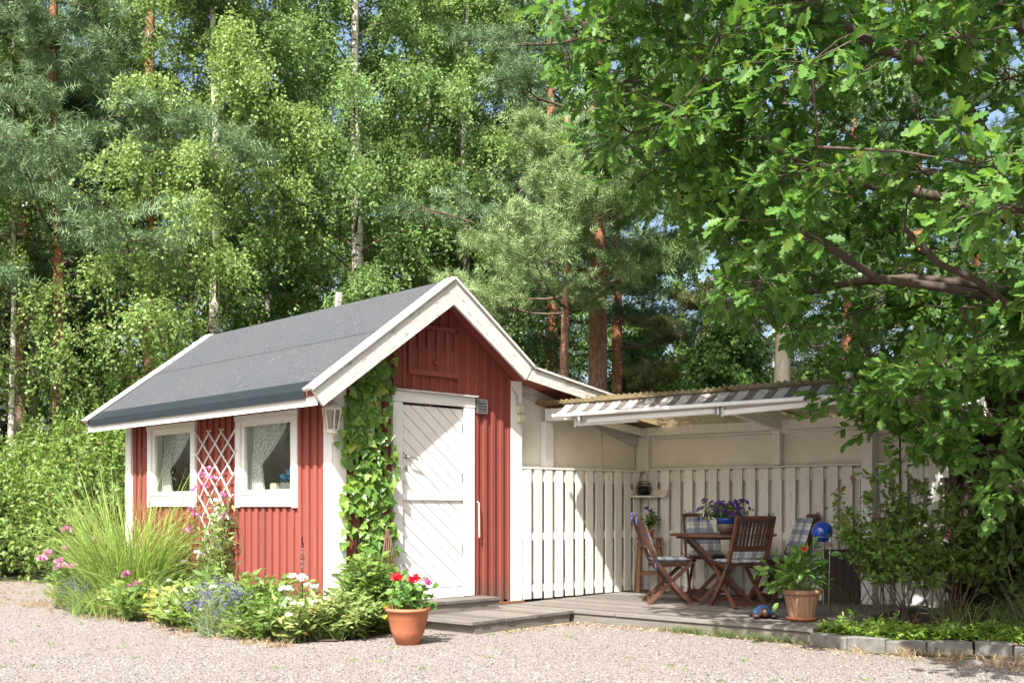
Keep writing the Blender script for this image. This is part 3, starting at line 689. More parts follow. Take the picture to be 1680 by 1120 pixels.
tag(MB().bar((.50, -.06, 2.015), (.735, -.045, 2.02), .012, .012).build('support_wire', 'galv', None), 'thin metal rod across the ivy beside the door casing', 'rod')

# ================================================================== SHELTER
sh = thing('lean_to_shelter', S(2, 1, 0), 'open white lean-to shelter with corrugated yellow roof beside the shed', 'shelter')
def ps(name, mat, u0, u1, v0, v1, z0, z1, parent=sh, j=.001, bevel=0): return boxp(name, mat, parent, u0, u1, v0, v1, z0, z1, j, S, bevel)
# wall panels in the gable plane, trim board following the slope
def ptop(x): return 2.635 - .25 * (x - 2.65)
for a, b in ((2.656, 3.13), (3.14, 4.245), (4.251, 5.05)):
    MB().prism([(a, 1.1), (b, 1.1), (b, ptop(b)), (a, ptop(a))], .125, .14, lambda p, z, yy: (p, yy, z)).build('wall_panel', 'panel', sh)
MB().prism([(2.656, ptop(2.656) - .01), (4.95, ptop(4.95) - .01), (4.95, ptop(4.95) + .12), (2.656, ptop(2.656) + .12)], .06, .123, lambda p, z, yy: (p, yy, z)).build('trim_board', 'barge', sh)
MB().box(4.243, 4.257, .118, .127, 1.1, ptop(4.25)).build('panel_joint', 'barge', sh)
boxp('post', 'white', sh, 3.12, 3.265, .037, .115, .13, 2.302, .001)
ps('post', 'fence', -.10, .088, -.09, .055, .13, 2.19)
ps('post', 'fence', 1.90, 2.0, -.02, .075, 1.77, 2.188)
ps('post', 'white', 3.07, 3.20, .06, .20, .0, 2.188)
ps('front_beam', 'whitex', -.20, 4.05, 1.74, 1.86, 2.305, 2.45)
ps('back_beam', 'fence', .02, 4.40, .02, .10, 2.192, 2.305)
ps('ledge', 'fence', .14, 4.05, -.005, .05, 2.150, 2.189)
for u in (.06, 2.0, 3.95): MB(S).bar((u, 1.73, 2.40), (u, .11, 2.235), .06, .09).build('rafter', 'fence', sh)
for a, b in ((.09, 1.947), (1.953, 3.127), (3.133, 4.05)): ps('wall_panel', 'panel', a, b, -.045, -.03, 1.0, 2.149)
W0 = .076
for i in range(5):
    ua = -.25 + i * .86; ub = ua + .90; m = MB(S); nu = 12 * 10; nv = 5; vs_ = []
    for a in range(nu + 1):
        u = ua + (ub - ua) * a / nu
        for b in range(nv + 1):
            v = 2.02 + random.uniform(-.004, .004) * (b == 0) + .02 * (i % 2) * (b == 0) - (2.14) * b / nv
            vs_.append((u, v, 2.515 - .105 * (2.0 - v) + .017 * math.sin(2 * math.pi * u / W0) + .004 * (i % 2)))
    m.add(vs_, [(a * (nv + 1) + b, a * (nv + 1) + b + 1, (a + 1) * (nv + 1) + b + 1, (a + 1) * (nv + 1) + b) for a in range(nu) for b in range(nv)])
    m.build('corrugated_sheet', 'corr', sh, True)
ps('gable_end_board', 'barge', 4.06, 4.38, -.01, .06, 2.31, 2.39)
MB(S).tube([(2.9, .3, 2.44), (3.1, .5, 2.53), (3.3, .6, 2.56), (3.8, .7, 2.57)], .012, 6).build('hose', 'plastic', None)
hs_ = bpy.data.objects['hose']; tag(hs_, 'pale hose lying on the corrugated shelter roof', 'hose')
tag(MB(S).box(3.70, 3.78, 2.05, 2.12, 2.50, 2.56).build('floodlight', 'alu', None, bevel=.006), 'small white floodlight at the edge of the shelter roof', 'floodlight')

# awning
aw = thing('awning', S(2, 2, 2.3), 'striped retractable awning with white front bar under the shelter roof', 'awning')
u = .20; i = 0
while u < 3.84:
    wd = .125 if i % 2 == 0 else .105; m = MB(S); vs_ = []
    for a in range(7):
        t = a / 6; v = 1.965 + .20 * t; z = 2.475 - .125 * t - .018 * math.sin(math.pi * t)
        for uu in (u, u + wd): vs_.append((uu, v, z + random.uniform(-.0015, .0015)))
    m.add(vs_, [(2 * a, 2 * a + 1, 2 * a + 3, 2 * a + 2) for a in range(6)]); m.build('stripe', 'stripe_w' if i % 2 == 0 else 'stripe_b', aw)
    u += wd; i += 1
MB(S).tube([(.18, 1.94, 2.455), (3.88, 1.94, 2.455)], .035, 10).build('roller', 'stripe_b', aw)
ps('front_bar', 'alu', .17, 3.88, 2.155, 2.20, 2.305, 2.345, aw, 0, .008)
def arm(u0, u1, z0, z1, v): return MB(S).bar((u0, v, z0), (u1, v, z1), .05, .065).build('arm', 'alu', aw, bevel=.012)
arm(.62, 2.30, 2.255, 2.27, 2.10); arm(.42, 1.30, 2.232, 2.24, 2.055); arm(2.40, 3.7, 2.245, 2.29, 2.10)
for (u, v, z) in ((.42, 2.06, 2.235), (2.33, 2.10, 2.27), (2.385, 2.10, 2.245), (.55, 2.16, 2.29)):
    MB(S).tube([(u, v, z - .045), (u, v, z + .045)], .032, 10).build('joint', 'galv', aw)

# fences
def fence_thing(name, fn, length, first, pitch, width, label, zt, boff=.098):
    f = thing(name, fn(length / 2, 0, 0), label, 'fence')
    q = lambda nm, a, b, c_, d, z0, z1, mat='fence', j=.0025: boxp(nm, mat, f, a, b, c_, d, z0, z1, j, fn)
    q('cap_rail', 0, length, -.055, .045, zt, zt + .024, 'fence', .001)
    for z0, z1 in ((zt - .155, zt - .025), (.86, .95), (.24, .33)): q('rail', .01, length - .01, .002, .014, z0, z1, 'fence', .0008)
    a = first
    while a + width < length:
        q('slat', a, a + width, .016, .040, .165 + random.uniform(-.006, .006), zt - .004, 'fence'); a += pitch
    a = first - pitch + boff
    while a < length - .02:
        q('back_slat', max(a, 0), min(a + .092, length), -.050, -.026, .165 + random.uniform(-.006, .006), zt - .004, 'fence', .002); a += pitch
    return f
fl = lambda a, v, z: (2.655 + a, -v - .005, z)
fence_thing('slat_fence', fl, 2.29, .02, .1835, .118, 'white vertical slat fence running on from the shed gable into the corner', 1.715, .122)
fbk = lambda a, v, z: S(a + .09, v + .06, z)
fence_thing('slat_fence', fbk, 2.97, .05, .1775, .122, 'white slat fence behind the garden table under the shelter', 1.735)
fb2 = lambda a, v, z: S(a + 3.21, v + .06, z)
fence_thing('slat_fence', fb2, .80, .05, .1775, .122, 'short length of white slat fence behind the shrubs past the post', 1.735)
ps('brown_post', 'darkwood', 3.95, 4.08, -.05, .05, 0, 2.19)
MB(S).tube([(3.49, .13, 1.2), (3.49, .13, 2.1)], .011, 8).build('metal_rod', 'black', None); tag(bpy.data.objects['metal_rod'], 'thin dark metal rod upright against the fence behind the shrubs', 'rod')

# carport beyond
cp = thing('carport', S(6, -2, 0), 'dark open carport with slatted roof behind the shrubs', 'carport')
ps('beam', 'fence', 4.10, 4.38, .075, .20, 2.315, 2.44, cp); ps('beam', 'stool', 4.10, 4.42, -.06, .07, 2.20, 2.27, cp)
ps('side_wall', 'darkwood', 4.2, 9.0, -3.3, -3.2, 0, 2.5, cp); ps('side_wall', 'darkwood', 9.0, 9.1, -3.3, .0, 0, 2.5, cp)
ps('side_wall', 'darkwood', 4.05, 4.15, -3.2, -.1, 0, 2.3, cp)
for i in range(13): ps('roof_slat', 'darkwood', 4.1 + i * .38, 4.1 + i * .38 + .34, -3.2, .1, 2.45, 2.48, cp)
for i in range(3): ps('rafter', 'darkwood', 4.1, 9.0, -2.8 + i * 1.2, -2.7 + i * 1.2, 2.30, 2.44, cp)
ps('post', 'darkwood', 6.6, 6.72, .0, .12, 0, 2.44, cp)
# dark plank screen
dk = thing('plank_screen', S(2.9, .2, .13), 'low dark brown plank screen standing against the fence', 'screen')
for i in range(5):
    a = 2.62 + i * .088; ps('plank', 'darkwood', a, a + .082, .22, .245, deckz(.2) + .004, .775 + random.uniform(-.006, .006), dk)
ps('rail', 'darkwood', 2.62, 3.06, .20, .218, .62, .68, dk); ps('rail', 'darkwood', 2.62, 3.06, .20, .218, .25, .31, dk)

# ================================================================== DECK
deck = thing('wooden_deck', S(2, 1.5, 0), 'weathered grey plank deck in front of the shed and under the shelter', 'deck')
v = .02; i = 0
while v < 4.20:
    v1 = v + .119; left = v > 2.63
    u1 = .85 if left else 3.645; u0 = (.045 - (v + .06) * math.sin(AL)) / math.cos(AL)
    z = deckz(v) if not left else .125
    segs = [(u0, u1)]
    if not left:
        cut = 1.2 + (i * 1.37) % 1.6
        segs = [(u0, cut - .002), (cut + .002, u1)] if i % 3 else segs
    for a, b in segs: boxp('plank', 'deck', deck, a + random.uniform(0, .006), b + random.uniform(-.006, .004), v, v1, z - .03, z + random.uniform(-.0015, .0015), .001, S)
    v += .1255; i += 1
for (a, b, c_, d, z1) in ((.80, .832, 2.70, 4.22, .093), (.10, 3.63, 2.60, 2.63, .093), (-.30, .799, 4.18, 4.21, .093), (3.60, 3.632, .05, 2.59, .11)):
    boxp('riser', 'deckend', deck, a, b, c_, d, -.02, z1, .002, S)
for vv in (.5, 1.3, 2.1): boxp('joist', 'deckend', deck, .05, 3.55, vv, vv + .05, -.02, deckz(vv) - .033, 0, S)
st = thing('door_step', (1.3, -.2, .125), 'weathered plank step in front of the white shed door', 'step')
a = .60
while a < 1.96:
    boxp('plank', 'deck', st, a, min(a + .112, 1.985), -.385 + random.uniform(-.004, .004), -.045, .222, .252, .0015); a += .117
boxp('riser', 'deckend', st, .62, 1.96, -.365, -.335, .122, .2195, .001); boxp('riser', 'deckend', st, 1.93, 1.96, -.333, -.05, .122, .2195, .001); boxp('riser', 'deckend', st, .62, .65, -.333, -.05, .122, .2195, .001)
tag(boxp('base_plank', 'stool', None, 2.0, 2.66, -.075, -.045, .132, .158, .001), 'short brown plank lying along the base of the red wall', 'plank')

# kerb of the shrub bed
kp = [(3.67, 2.78), (4.08, 2.90), (4.43, 2.88), (4.72, 2.69), (5.04, 2.47), (5.34, 2.42), (5.80, 2.40), (6.25, 2.38)]
kl = ['beside the deck corner', 'second from the deck corner', 'third from the deck corner', 'fourth from the deck corner', 'fifth from the deck corner', 'sixth from the deck corner', 'seventh from the deck corner']
for i in range(len(kp) - 1):
    a = np.array(kp[i]); b = np.array(kp[i + 1]); d = (b - a) / np.linalg.norm(b - a); nrm = np.array([d[1], -d[0]]); a2 = a + d * .006; b2 = b - d * .006; w_ = nrm * -.13
    m = MB(S); z1 = .105 + random.uniform(-.014, .012)
    if (S(*(a2 - w_))[0]) < S(*a2)[0]: w_ = -w_
    m.hexa([(*a2, -.03), (*b2, -.03), (*(b2 - w_), -.03), (*(a2 - w_), -.03), (*a2, z1), (*b2, z1 + random.uniform(-.01, .01)), (*(b2 - w_), z1), (*(a2 - w_), z1)])
    tag(m.build('kerb_stone', 'stone', None, bevel=.010), 'grey concrete kerb stone edging the shrub bed, ' + kl[i], 'kerb stone', 'kerb stones along the shrub bed')

# ================================================================== FURNITURE ON THE DECK
def cushion(name, w, l, th, parent, M, seed=0):
    """puffy cushion w x l in local xy, placed by matrix M; UVs in metres"""
    n, m_ = 12, 12; vs_ = []; uv = []
    g = random.Random(seed)
    for sgn in (1, -1):
        for i in range(n + 1):
            for k_ in range(m_ + 1):
                a = -1 + 2 * i / n; b = -1 + 2 * k_ / m_
                r = (max(0, 1 - abs(a) ** 5) * max(0, 1 - abs(b) ** 5)) ** .45
                ca = a * (1 - .04 * b * b); cb = b * (1 - .04 * a * a)
                z = sgn * th / 2 * r + (.004 * math.sin(a * 5 + seed) if abs(a) < .9 and abs(b) < .9 else 0)
                vs_.append(M @ Vector((ca * w / 2, cb * l / 2, z))); uv.append((ca * w * .75, cb * l * .75))
    q = (n + 1) * (m_ + 1); fs = []
    for s_ in range(2):
        for i in range(n):
            for k_ in range(m_):
                a = s_ * q + i * (m_ + 1) + k_; f = (a, a + 1, a + m_ + 2, a + m_ + 1); fs.append(f if s_ else f[::-1])
    me = bpy.data.meshes.new(name); me.from_pydata(vs_, [], fs); ul = me.uv_layers.new(name='UVMap')
    for lp in me.loops: ul.data[lp.index].uv = uv[lp.vertex_index]
    for p_ in me.polygons: p_.use_smooth = True
    me.materials.append(MT['plaid']); o = bpy.data.objects.new(name, me); link(o, parent); return o

def tie(parent, p, mat, s=1.0):
    m = MB()
    for dx, dy in ((-.03, .02), (.03, .03), (-.02, -.05), (.025, -.06)):
        m.tube([p, (p[0] + dx * s, p[1] - .015, p[2] + (.035 if dy > 0 else -.01)), (p[0] + dx * 1.5 * s, p[1] - .012, p[2] + dy * 1.6)], .005, 5)
    m.sphere(p, .012, 8, 6); return m.build('cushion_tie', mat, parent, True)

def make_chair(label):
    t = thing('folding_chair', (0, 0, 0), label, 'chair', 'folding chairs round the garden table')
    prof_back = [(-.36, 1.0), (-.27, .74), (-.155, .47), (.02, .25), (.25, .0)]
    for sx in (-1, 1):
        m = MB()
        for (a, b) in zip(prof_back[:-1], prof_back[1:]): m.bar((sx * .225, a[0], a[1]), (sx * .225, b[0], b[1]), .026, .05, (0, 1, .8))
        m.build('back_leg', 'teak', t)
        MB().bar((sx * .192, .235, .455), (sx * .192, -.25, .0), .024, .045, (0, 1, .8)).build('front_leg', 'teak', t)
        MB().bar((sx * .165, -.19, .435), (sx * .165, .24, .455), .022, .045).build('seat_rail', 'teak', t)
        MB().tube([(sx * .24, .025, .245), (sx * .17, .025, .245)], .008, 8).build('bolt', 'galv', t)
    bk = Vector((0, .33, .945)).normalized()      # along the back, upwards: y decreases
    def onback(s): return -.362 + (1 - s) * .21 / 1, 1.0 - (1 - s) * .53
    m = MB(); m.bar((-.245, -.360, .985), (.245, -.360, .985), .03, .055, (0, -.33, .94)); m.build('top_rail', 'teak', t, bevel=.008)
    MB().bar((-.212, -.235, .655), (.212, -.235, .655), .022, .05, (0, -.33, .94)).build('lower_rail', 'teak', t)
    for i in range(9):
        xx = -.18 + i * .045; MB().bar((xx, -.346, .96), (xx, -.243, .68), .024, .013, (0, 1, .3)).build('back_slat', 'teak', t)
    for i in range(6):
        yy = -.17 + i * .077; MB().box(-.215, .215, yy, yy + .06, .460, .478).build('seat_slat', 'teak', t)
    MB().bar((-.21, .19, .065), (.21, .19, .065), .02, .04).build('stretcher', 'teak', t); MB().bar((-.18, -.205, .045), (.18, -.205, .045), .02, .04).build('stretcher', 'teak', t)
    cushion('seat_cushion', .44, .44, .055, t, Matrix.Translation((0, .035, .506)), 1)
    ang = math.atan2(.16, .46)
    Mb = Matrix.Translation((0, -.236, .755)) @ Matrix.Rotation(math.pi / 2 + ang, 4, 'X')
    cushion('back_cushion', .42, .46, .05, t, Mb, 2)
    tie(t, (-.17, -.372, 1.0), 'navy'); tie(t, (.17, -.372, 1.0), 'navy'); tie(t, (.235, -.16, .475), 'navy'); tie(t, (-.235, -.16, .475), 'navy')
    return t
def face(fx, fy): return math.atan2(-fx, fy)
c1 = make_chair('folding wooden chair with light blue ties standing in the sun beside the slat fence')
CH = [(c1, (1.22, 1.36), (.75, -.66), None),
      (None, (2.12, 1.27), (.45, .89), 'folding wooden chair turned with its slatted back away from the fence'),
      (None, (1.15, .36), (-.70, -.71), 'folding wooden chair behind the table with its back against the fence'),
      (None, (2.18, .40), (-.86, .5), 'folding wooden chair with plaid cushions next to the blue ball')]
for o, (u, v), f, lab in CH:
    if o is None: o = copy_tree(c1); o['label'] = lab
    place(o, S(u, v, deckz(v) + .004), face(*f), 1.0)
for ch_ in c1.children:
    if ch_.name.startswith('cushion_tie'): ch_.data = ch_.data.copy(); ch_.data.materials.clear(); ch_.data.materials.append(MT['lblue'])

# table
TC = (1.74, .98); TZ = deckz(TC[1]) + .80
tab = thing('garden_table', S(*TC, deckz(TC[1])), 'round wooden garden table with crossed legs under the shelter', 'table')
tcx, tcy, _ = S(*TC)
for i in range(10):
    a = -.62 + i * .124; hw = lambda q: math.sqrt(max(.0, .62 ** 2 - q * q))
    b = a + .119; poly = [(a, -hw(a)), (b, -hw(b)), (b, hw(b)), (a, hw(a))]
    if hw(a) < .02: poly = poly[1:3] + [(a + .005, 0)]
    if hw(b) < .02: poly = [poly[0], (b - .005, 0), poly[3]]
    MB().prism(poly, TZ - .026, TZ, lambda p, q, z: (tcx + p * .75 + q * .66, tcy - p * .66 + q * .75, z)).build('board', 'teak', tab)
def tl(p, q, z): return (tcx + p * .7242 - q * .6897 * -1 * 1.0, tcy - p * .6897 + q * .7242, z)
zb = deckz(TC[1]) + .004
for q in (-.24, .24):
    MB().bar(tl(-.40, q, TZ - .05), tl(.30, q, zb), .026, .042, (0, 0, 1)).build('leg', 'teak', tab)
    MB().bar(tl(.38, q + .035, TZ - .05), tl(-.32, q + .035, zb), .026, .042, (0, 0, 1)).build('leg', 'teak', tab)
    MB().bar(tl(-.50, q, TZ - .045), tl(.50, q, TZ - .045), .03, .035).build('rail', 'teak', tab)
for p_ in (-.30, .28): MB().bar(tl(p_, -.24, zb + .05), tl(p_, .27, zb + .05), .03, .03).build('stretcher', 'teak', tab)

# folding trestle stand with a plant, in the corner
sx, sy, sz = S(.30, .34, deckz(.3) + .004)
ts = thing('trestle_stand', (sx, sy, sz), 'narrow brown wooden trestle stand in the fence corner', 'stand')
def tr(p, q, z): return (sx + p * .7242 + q * .6897, sy - p * .6897 + q * .7242, sz + z)
for p_ in (-.15, .15):
    for q in (-.09, .09): MB().bar(tr(p_ * 1.05, q * 1.5, .0), tr(p_ * .8, q * .3, .68), .035, .045, (0, 1, 0)).build('leg', 'stool', ts)
for q in (-.10, .10):
    for z in (.24, .60): MB().bar(tr(-.15, q, z), tr(.15, q, z), .03, .04).build('rail', 'stool', ts)
MB().bar(tr(-.17, 0, .69), tr(.17, 0, .69), .16, .02).build('top', 'stool', ts)

def flower_ball(pts, size, n, mat, name, parent, g=rng):
    """bunches of petals round the given points"""
    pts = np.asarray(pts, float); k_ = len(pts)
    P = np.repeat(pts, n, 0); d = rnd_dirs(k_ * n, g); d[:, 2] = np.abs(d[:, 2]) * .8 + .05
    P = P + d * size * .35
    return scatter(name, *L_ROUND, frames(d + g.normal(size=d.shape) * .5, rnd_dirs(len(d), g), g.uniform(.6, 1.1, len(d)) * size), P, mat, parent)
def leaf_objects(name, tmpl, Rm, P, mat, parent, n):
    """the first n leaves as objects of their own sharing one mesh; returns how many were made"""
    me = bpy.data.meshes.new(name); me.from_pydata([tuple(v) for v in tmpl[0]], [], [tuple(f) for f in tmpl[1]]); me.materials.append(MT[mat])
    inv = WM(parent).inverted()
    for i in range(min(n, len(P))):
        o = bpy.data.objects.new(name, me); M = Matrix(Rm[i].tolist()).to_4x4(); M.translation = Vector(P[i]); o.matrix_basis = M
        o.parent = parent; o.matrix_parent_inverse = inv; COL.objects.link(o)
def stems(base, tips, r, mat, parent, name='stems', bend=.15, n=5, sides=4):
    m = MB()
    for b, t in zip(base, tips):
        b = np.asarray(b, float); t = np.asarray(t, float); off = rng.normal(size=3) * bend * np.linalg.norm(t - b) * .3
        pts = [b + (t - b) * s + off * math.sin(s * math.pi) for s in np.linspace(0, 1, n)]
        m.tube(pts, [r * (1 - .6 * s) for s in np.linspace(0, 1, n)], sides, False)
    return m.build(name, mat, parent, kind='stuff')

sp = thing('potted_plant', tr(0, 0, .70), 'small potted purple flower on the trestle stand in the corner', 'potted plant')
bp = np.array(tr(0, 0, .70))
MB().lathe([(.045, 0), (.062, .10), (.066, .105)], bp, 16).build('pot', 'terra', sp, True)
tp = bp + np.stack([rng.normal(0, .06, 22), rng.normal(0, .06, 22), rng.uniform(.16, .30, 22)], 1); stems([bp + [0, 0, .09]] * 22, tp, .003, 'stem', sp)
P = np.concatenate([bp + [0, 0, .1] + (tp - bp - [0, 0, .1]) * s for s in (.45, .65, .85, 1.0)] * 2) + rng.normal(0, .015, (176, 3))
d = rnd_dirs(176); d[:, 2] = np.abs(d[:, 2]) * .6; Rm = leaf_frames(d, rng.uniform(.05, .075, 176)); leaf_objects('leaf', L_OVAL, Rm, P, 'l_dark', sp, 176)
flower_ball(bp + np.array([[-.03, .02, .36], [.0, -.02, .33]]), .035, 7, 'f_purple', 'flower', sp)

# petunia pot on the table
pu = np.array(S(1.80, 1.0, TZ + .002))
pt = thing('petunia_pot', pu, 'purple petunias in a blue rimmed brown pot on the garden table', 'potted plant')
MB().lathe([(.075, 0), (.095, .06), (.108, .115)], pu, 24).build('pot', 'potbrown', pt, True)
MB().lathe([(.108, .116), (.114, .16), (.118, .185), (.108, .185), (.10, .15)], pu, 24).build('rim', 'potband', pt, True)
N = 62; tp = pu + np.stack([rng.normal(0, .15, N), rng.normal(0, .15, N), .20 + rng.uniform(0, .19, N)], 1)
for i in range(N):
    r = np.linalg.norm(tp[i, :2] - pu[:2]);
    if r > .27: tp[i, :2] = pu[:2] + (tp[i, :2] - pu[:2]) * .27 / r
tp = np.concatenate([tp, pu + RGT * -.33 + [[0, 0, .28], [0.02, 0, .17]], pu + RGT * .25 + [[0, 0, .24]], pu + RGT * .18 + [[0, 0, .18]]])
stems([pu + [0, 0, .17]] * len(tp), tp, .003, 'stem', pt)
P = np.concatenate([pu + [0, 0, .17] + (tp - pu - [0, 0, .17]) * s for s in (.3, .5, .7, .8, .9) for _ in range(2)]); P = P + rng.normal(0, .022, P.shape)
d = rnd_dirs(len(P)); scatter('foliage', *L_OVAL, leaf_frames(d, rng.uniform(.035, .06, len(P))), P, 'l_dark', pt)
fd = unit(tp - pu - [0, 0, .15] - FWD * .12)
FLW = []
for q in range(5):
    a0, a1, am = 2 * math.pi * q / 5, 2 * math.pi * (q + 1) / 5, 2 * math.pi * (q + .5) / 5
    FLW.append([(0, 0, -.25), (math.cos(a0) * .42, math.sin(a0) * .42, .0), (math.cos(am) * .58, math.sin(am) * .58, .02), (math.cos(a1) * .42, math.sin(a1) * .42, .0)])
FLT = ([v for f in FLW for v in f], [(4 * i, 4 * i + 1, 4 * i + 2, 4 * i + 3) for i in range(5)])
fr_ = frames(rnd_dirs(len(tp)), fd, rng.uniform(.052, .07, len(tp)))
fr_ = np.stack([unit(np.cross(fd, rnd_dirs(len(tp)))), np.zeros_like(fd), fd], -1); fr_[:, :, 1] = np.cross(fr_[:, :, 2], fr_[:, :, 0]); fr_ *= rng.uniform(.048, .066, len(tp))[:, None, None]
leaf_objects('flower', FLT, fr_, tp, 'f_purple', pt, 300)

# corner shelf with wire lantern
shf = thing('corner_shelf', (4.85, -.12, 1.39), 'small cream shelf fixed across the fence corner', 'shelf')
pl = (4.60, -.055); pr = S(.44, .115)[:2]; pc = (4.86, -.055)
pc = (S(.06, .115)[0], -.056)
MB().prism([pl, (pl[0] + .01, pl[1] - .07), (pr[0] - .07, pr[1] - .01), pr, pc], 1.385, 1.405, lambda a, b, z: (a, b, z)).build('board', 'lamp', shf)
MB().bar((pl[0], pl[1] - .008, 1.445), (pc[0] - .01, pc[1] - .008, 1.445), .014, .075).build('lip', 'lamp', shf); MB().bar((*S(.06, .125)[:2], 1.445), (*S(.44, .125)[:2], 1.445), .014, .075).build('lip', 'lamp', shf)
for t_ in (.15, .5, .85): MB().bar((pl[0] + (pr[0] - pl[0]) * t_ + .05, pl[1] + (pr[1] - pl[1]) * t_ + .03, 1.37), (pl[0] + (pr[0] - pl[0]) * t_ + .09, pl[1] + (pr[1] - pl[1]) * t_ + .05, 1.37), .02, .026).build('bracket', 'lamp', shf)
lc = np.array([4.76, -.155, 1.407])
wl_ = thing('wire_lantern', lc, 'round black wire lantern with a handle on the corner shelf', 'lantern')
m = MB()
for i in range(14):
    t_ = 2 * math.pi * i / 14; pts = [lc + [math.cos(t_) * r, math.sin(t_) * r, z] for r, z in ((.05, 0), (.088, .04), (.10, .095), (.088, .15), (.055, .185))]; m.tube(pts, .0028, 5)
for r, z in ((.05, .002), (.089, .04), (.101, .095), (.089, .15), (.055, .185)):
    m.tube([lc + [math.cos(2 * math.pi * i / 20) * r, math.sin(2 * math.pi * i / 20) * r, z] for i in range(21)], .0035, 5)
m.build('cage', 'black', wl_, True)
MB().lathe([(.05, .004), (.055, .01), (.042, .012)], lc, 16).build('base', 'black', wl_)
MB().lathe([(.045, .013), (.07, .05), (.07, .12), (.06, .12)], lc, 16).build('glass_cup', 'black', wl_, True)
MB().tube([lc + RGT * (.055 * math.cos(a)) + UP * (.18 + .13 * math.sin(a)) for a in np.linspace(0, math.pi, 14)], .003, 5).build('handle', 'black', wl_, True)

# terracotta pot with red geraniums on the gravel
def pot(name, c_, prof_, mat, label, cat='potted plant', rf=None, n=40):
    t = thing(name, c_, label, cat); MB().lathe(prof_, c_, n, rf).build('pot', mat, t, True); return t
g1 = np.array([-.10, -1.36, .004])
p1 = pot('geranium_pot', g1, [(.108, 0), (.155, .12), (.182, .235), (.186, .24), (.190, .300), (.205, .302), (.212, .315), (.205, .332), (.185, .332), (.175, .29), (.0, .285)], 'terra', 'large terracotta pot of red geraniums standing on the gravel by the step')
MB().lathe([(.0, .286), (.172, .292), (.172, .294), (0, .296)], g1, 20).build('soil', 'soil', p1)
N = 22; base = g1 + np.stack([rng.normal(0, .06, N), rng.normal(0, .06, N), np.full(N, .29)], 1)
tp = g1 + np.stack([rng.normal(.03, .10, N), rng.normal(-.02, .10, N), rng.uniform(.38, .55, N)], 1)
fl_ = g1 + np.array([RGT * -.09 + UP * .60 + FWD * -.10, RGT * .075 + UP * .59 + FWD * -.10]); flp = g1 + np.array([RGT * .18 + UP * .56 - FWD * .05])
stems(list(base) + [base[0], base[1], base[2]], list(tp) + list(fl_) + list(flp), .006, 'stem', p1)
P = np.repeat(tp, 6, 0) + rng.normal(0, .045, (N * 6, 3)); P = np.concatenate([P, base[rng.integers(0, N, 40)] + rng.normal(0, .05, (40, 3)) + [0, 0, .10]])
d = rnd_dirs(len(P)); d[:, 2] *= .4; leaf_objects('leaf', L_ROUND, leaf_frames(d, rng.uniform(.045, .075, len(P)), 1.2, .7), P, 'l_ger', p1, 300)
flower_ball(fl_ + 0, .05, 26, 'f_red', 'flower_head', p1); flower_ball(flp, .045, 18, 'f_pink', 'flower_head', p1)

# fluted pot with saucer on the deck
uz = deckz(2.08)
g2 = np.array(S(3.26, 2.08, uz + .004)); 
p2 = thing('fluted_pot', g2, 'pale terracotta pot with twisted flutes and a leafy plant on the deck', 'potted plant')
MB().lathe([(.10, 0), (.135, .004), (.150, .025), (.152, .035), (.145, .036), (.135, .02)], g2, 32).build('saucer', 'terra', p2, True)
prof_ = [(.115, .015), (.120, .03), (.137, .12), (.155, .20), (.165, .245), (.170, .255), (.190, .262), (.200, .28), (.198, .305), (.185, .312), (.175, .295), (.0, .28)]
pr2 = []
for (a, b) in zip(prof_[:5], prof_[1:5]): pr2 += [(a[0] + (b[0] - a[0]) * t_, a[1] + (b[1] - a[1]) * t_) for t_ in (0, .25, .5, .75)]
pr2 += prof_[4:]
MB().lathe(pr2, g2, 96, lambda t_, z: 1 + (.035 * math.sin(18 * t_ + z * 16) if .02 < z < .245 else 0)).build('pot', 'terra2', p2, True)
N = 30; base = g2 + np.stack([rng.normal(0, .06, N), rng.normal(0, .06, N), np.full(N, .28)], 1)
tp = g2 + np.stack([rng.normal(0, .14, N), rng.normal(0, .14, N), rng.uniform(.36, .64, N)], 1); tp[0] = g2 + RGT * -.22 + UP * .33 - FWD * .04; stems(base, tp, .005, 'stem', p2)
P = np.repeat(tp, 10, 0) + rng.normal(0, .06, (N * 10, 3)); d = unit(P - g2 - [0, 0, .35]) + rng.normal(0, .4, P.shape); d[:, 2] -= .25
leaf_objects('leaf', L_OVAL, leaf_frames(d, rng.uniform(.08, .125, len(P)), 1.3, .5), P, 'l_ger', p2, 300)
flower_ball(g2 + np.array([UP * .70 + RGT * .03]), .035, 16, 'f_red', 'flower_head', p2)

# ceramic turtle
t0 = np.array(S(2.84, 2.07, deckz(2.07) + .002)); tt = thing('turtle_figure', t0, 'glazed ceramic turtle with blue shell on the deck edge', 'figurine')
td = -FWD * .9 + RGT * .05
def tv3(a, b, z): return tuple(t0 + RGT * a + FWD * b + UP * z)
m = MB(); m.lathe([(.105, .035), (.11, .05), (.10, .085), (.07, .115), (.03, .13), (.0, .132)], (0, 0, 0), 24, lambda t_, z: 1 + .02 * math.sin(6 * t_)); m.v = [tv3(p[0] * 1.0, p[1] * 1.15 + .02, p[2]) for p in m.v]; m.build('shell', 'blueglaze', tt, True)
m = MB(); m.sphere((0, 0, 0), (.042, .05, .045), 14, 10); m.v = [tv3(p[0] - .02, p[1] - .125, p[2] + .065) for p in m.v]; m.build('head', 'brownglaze', tt, True)
m = MB(); m.sphere((0, 0, 0), (.10, .12, .035), 14, 8); m.v = [tv3(p[0], p[1] + .01, p[2] + .036) for p in m.v]; m.build('body', 'brownglaze', tt, True)
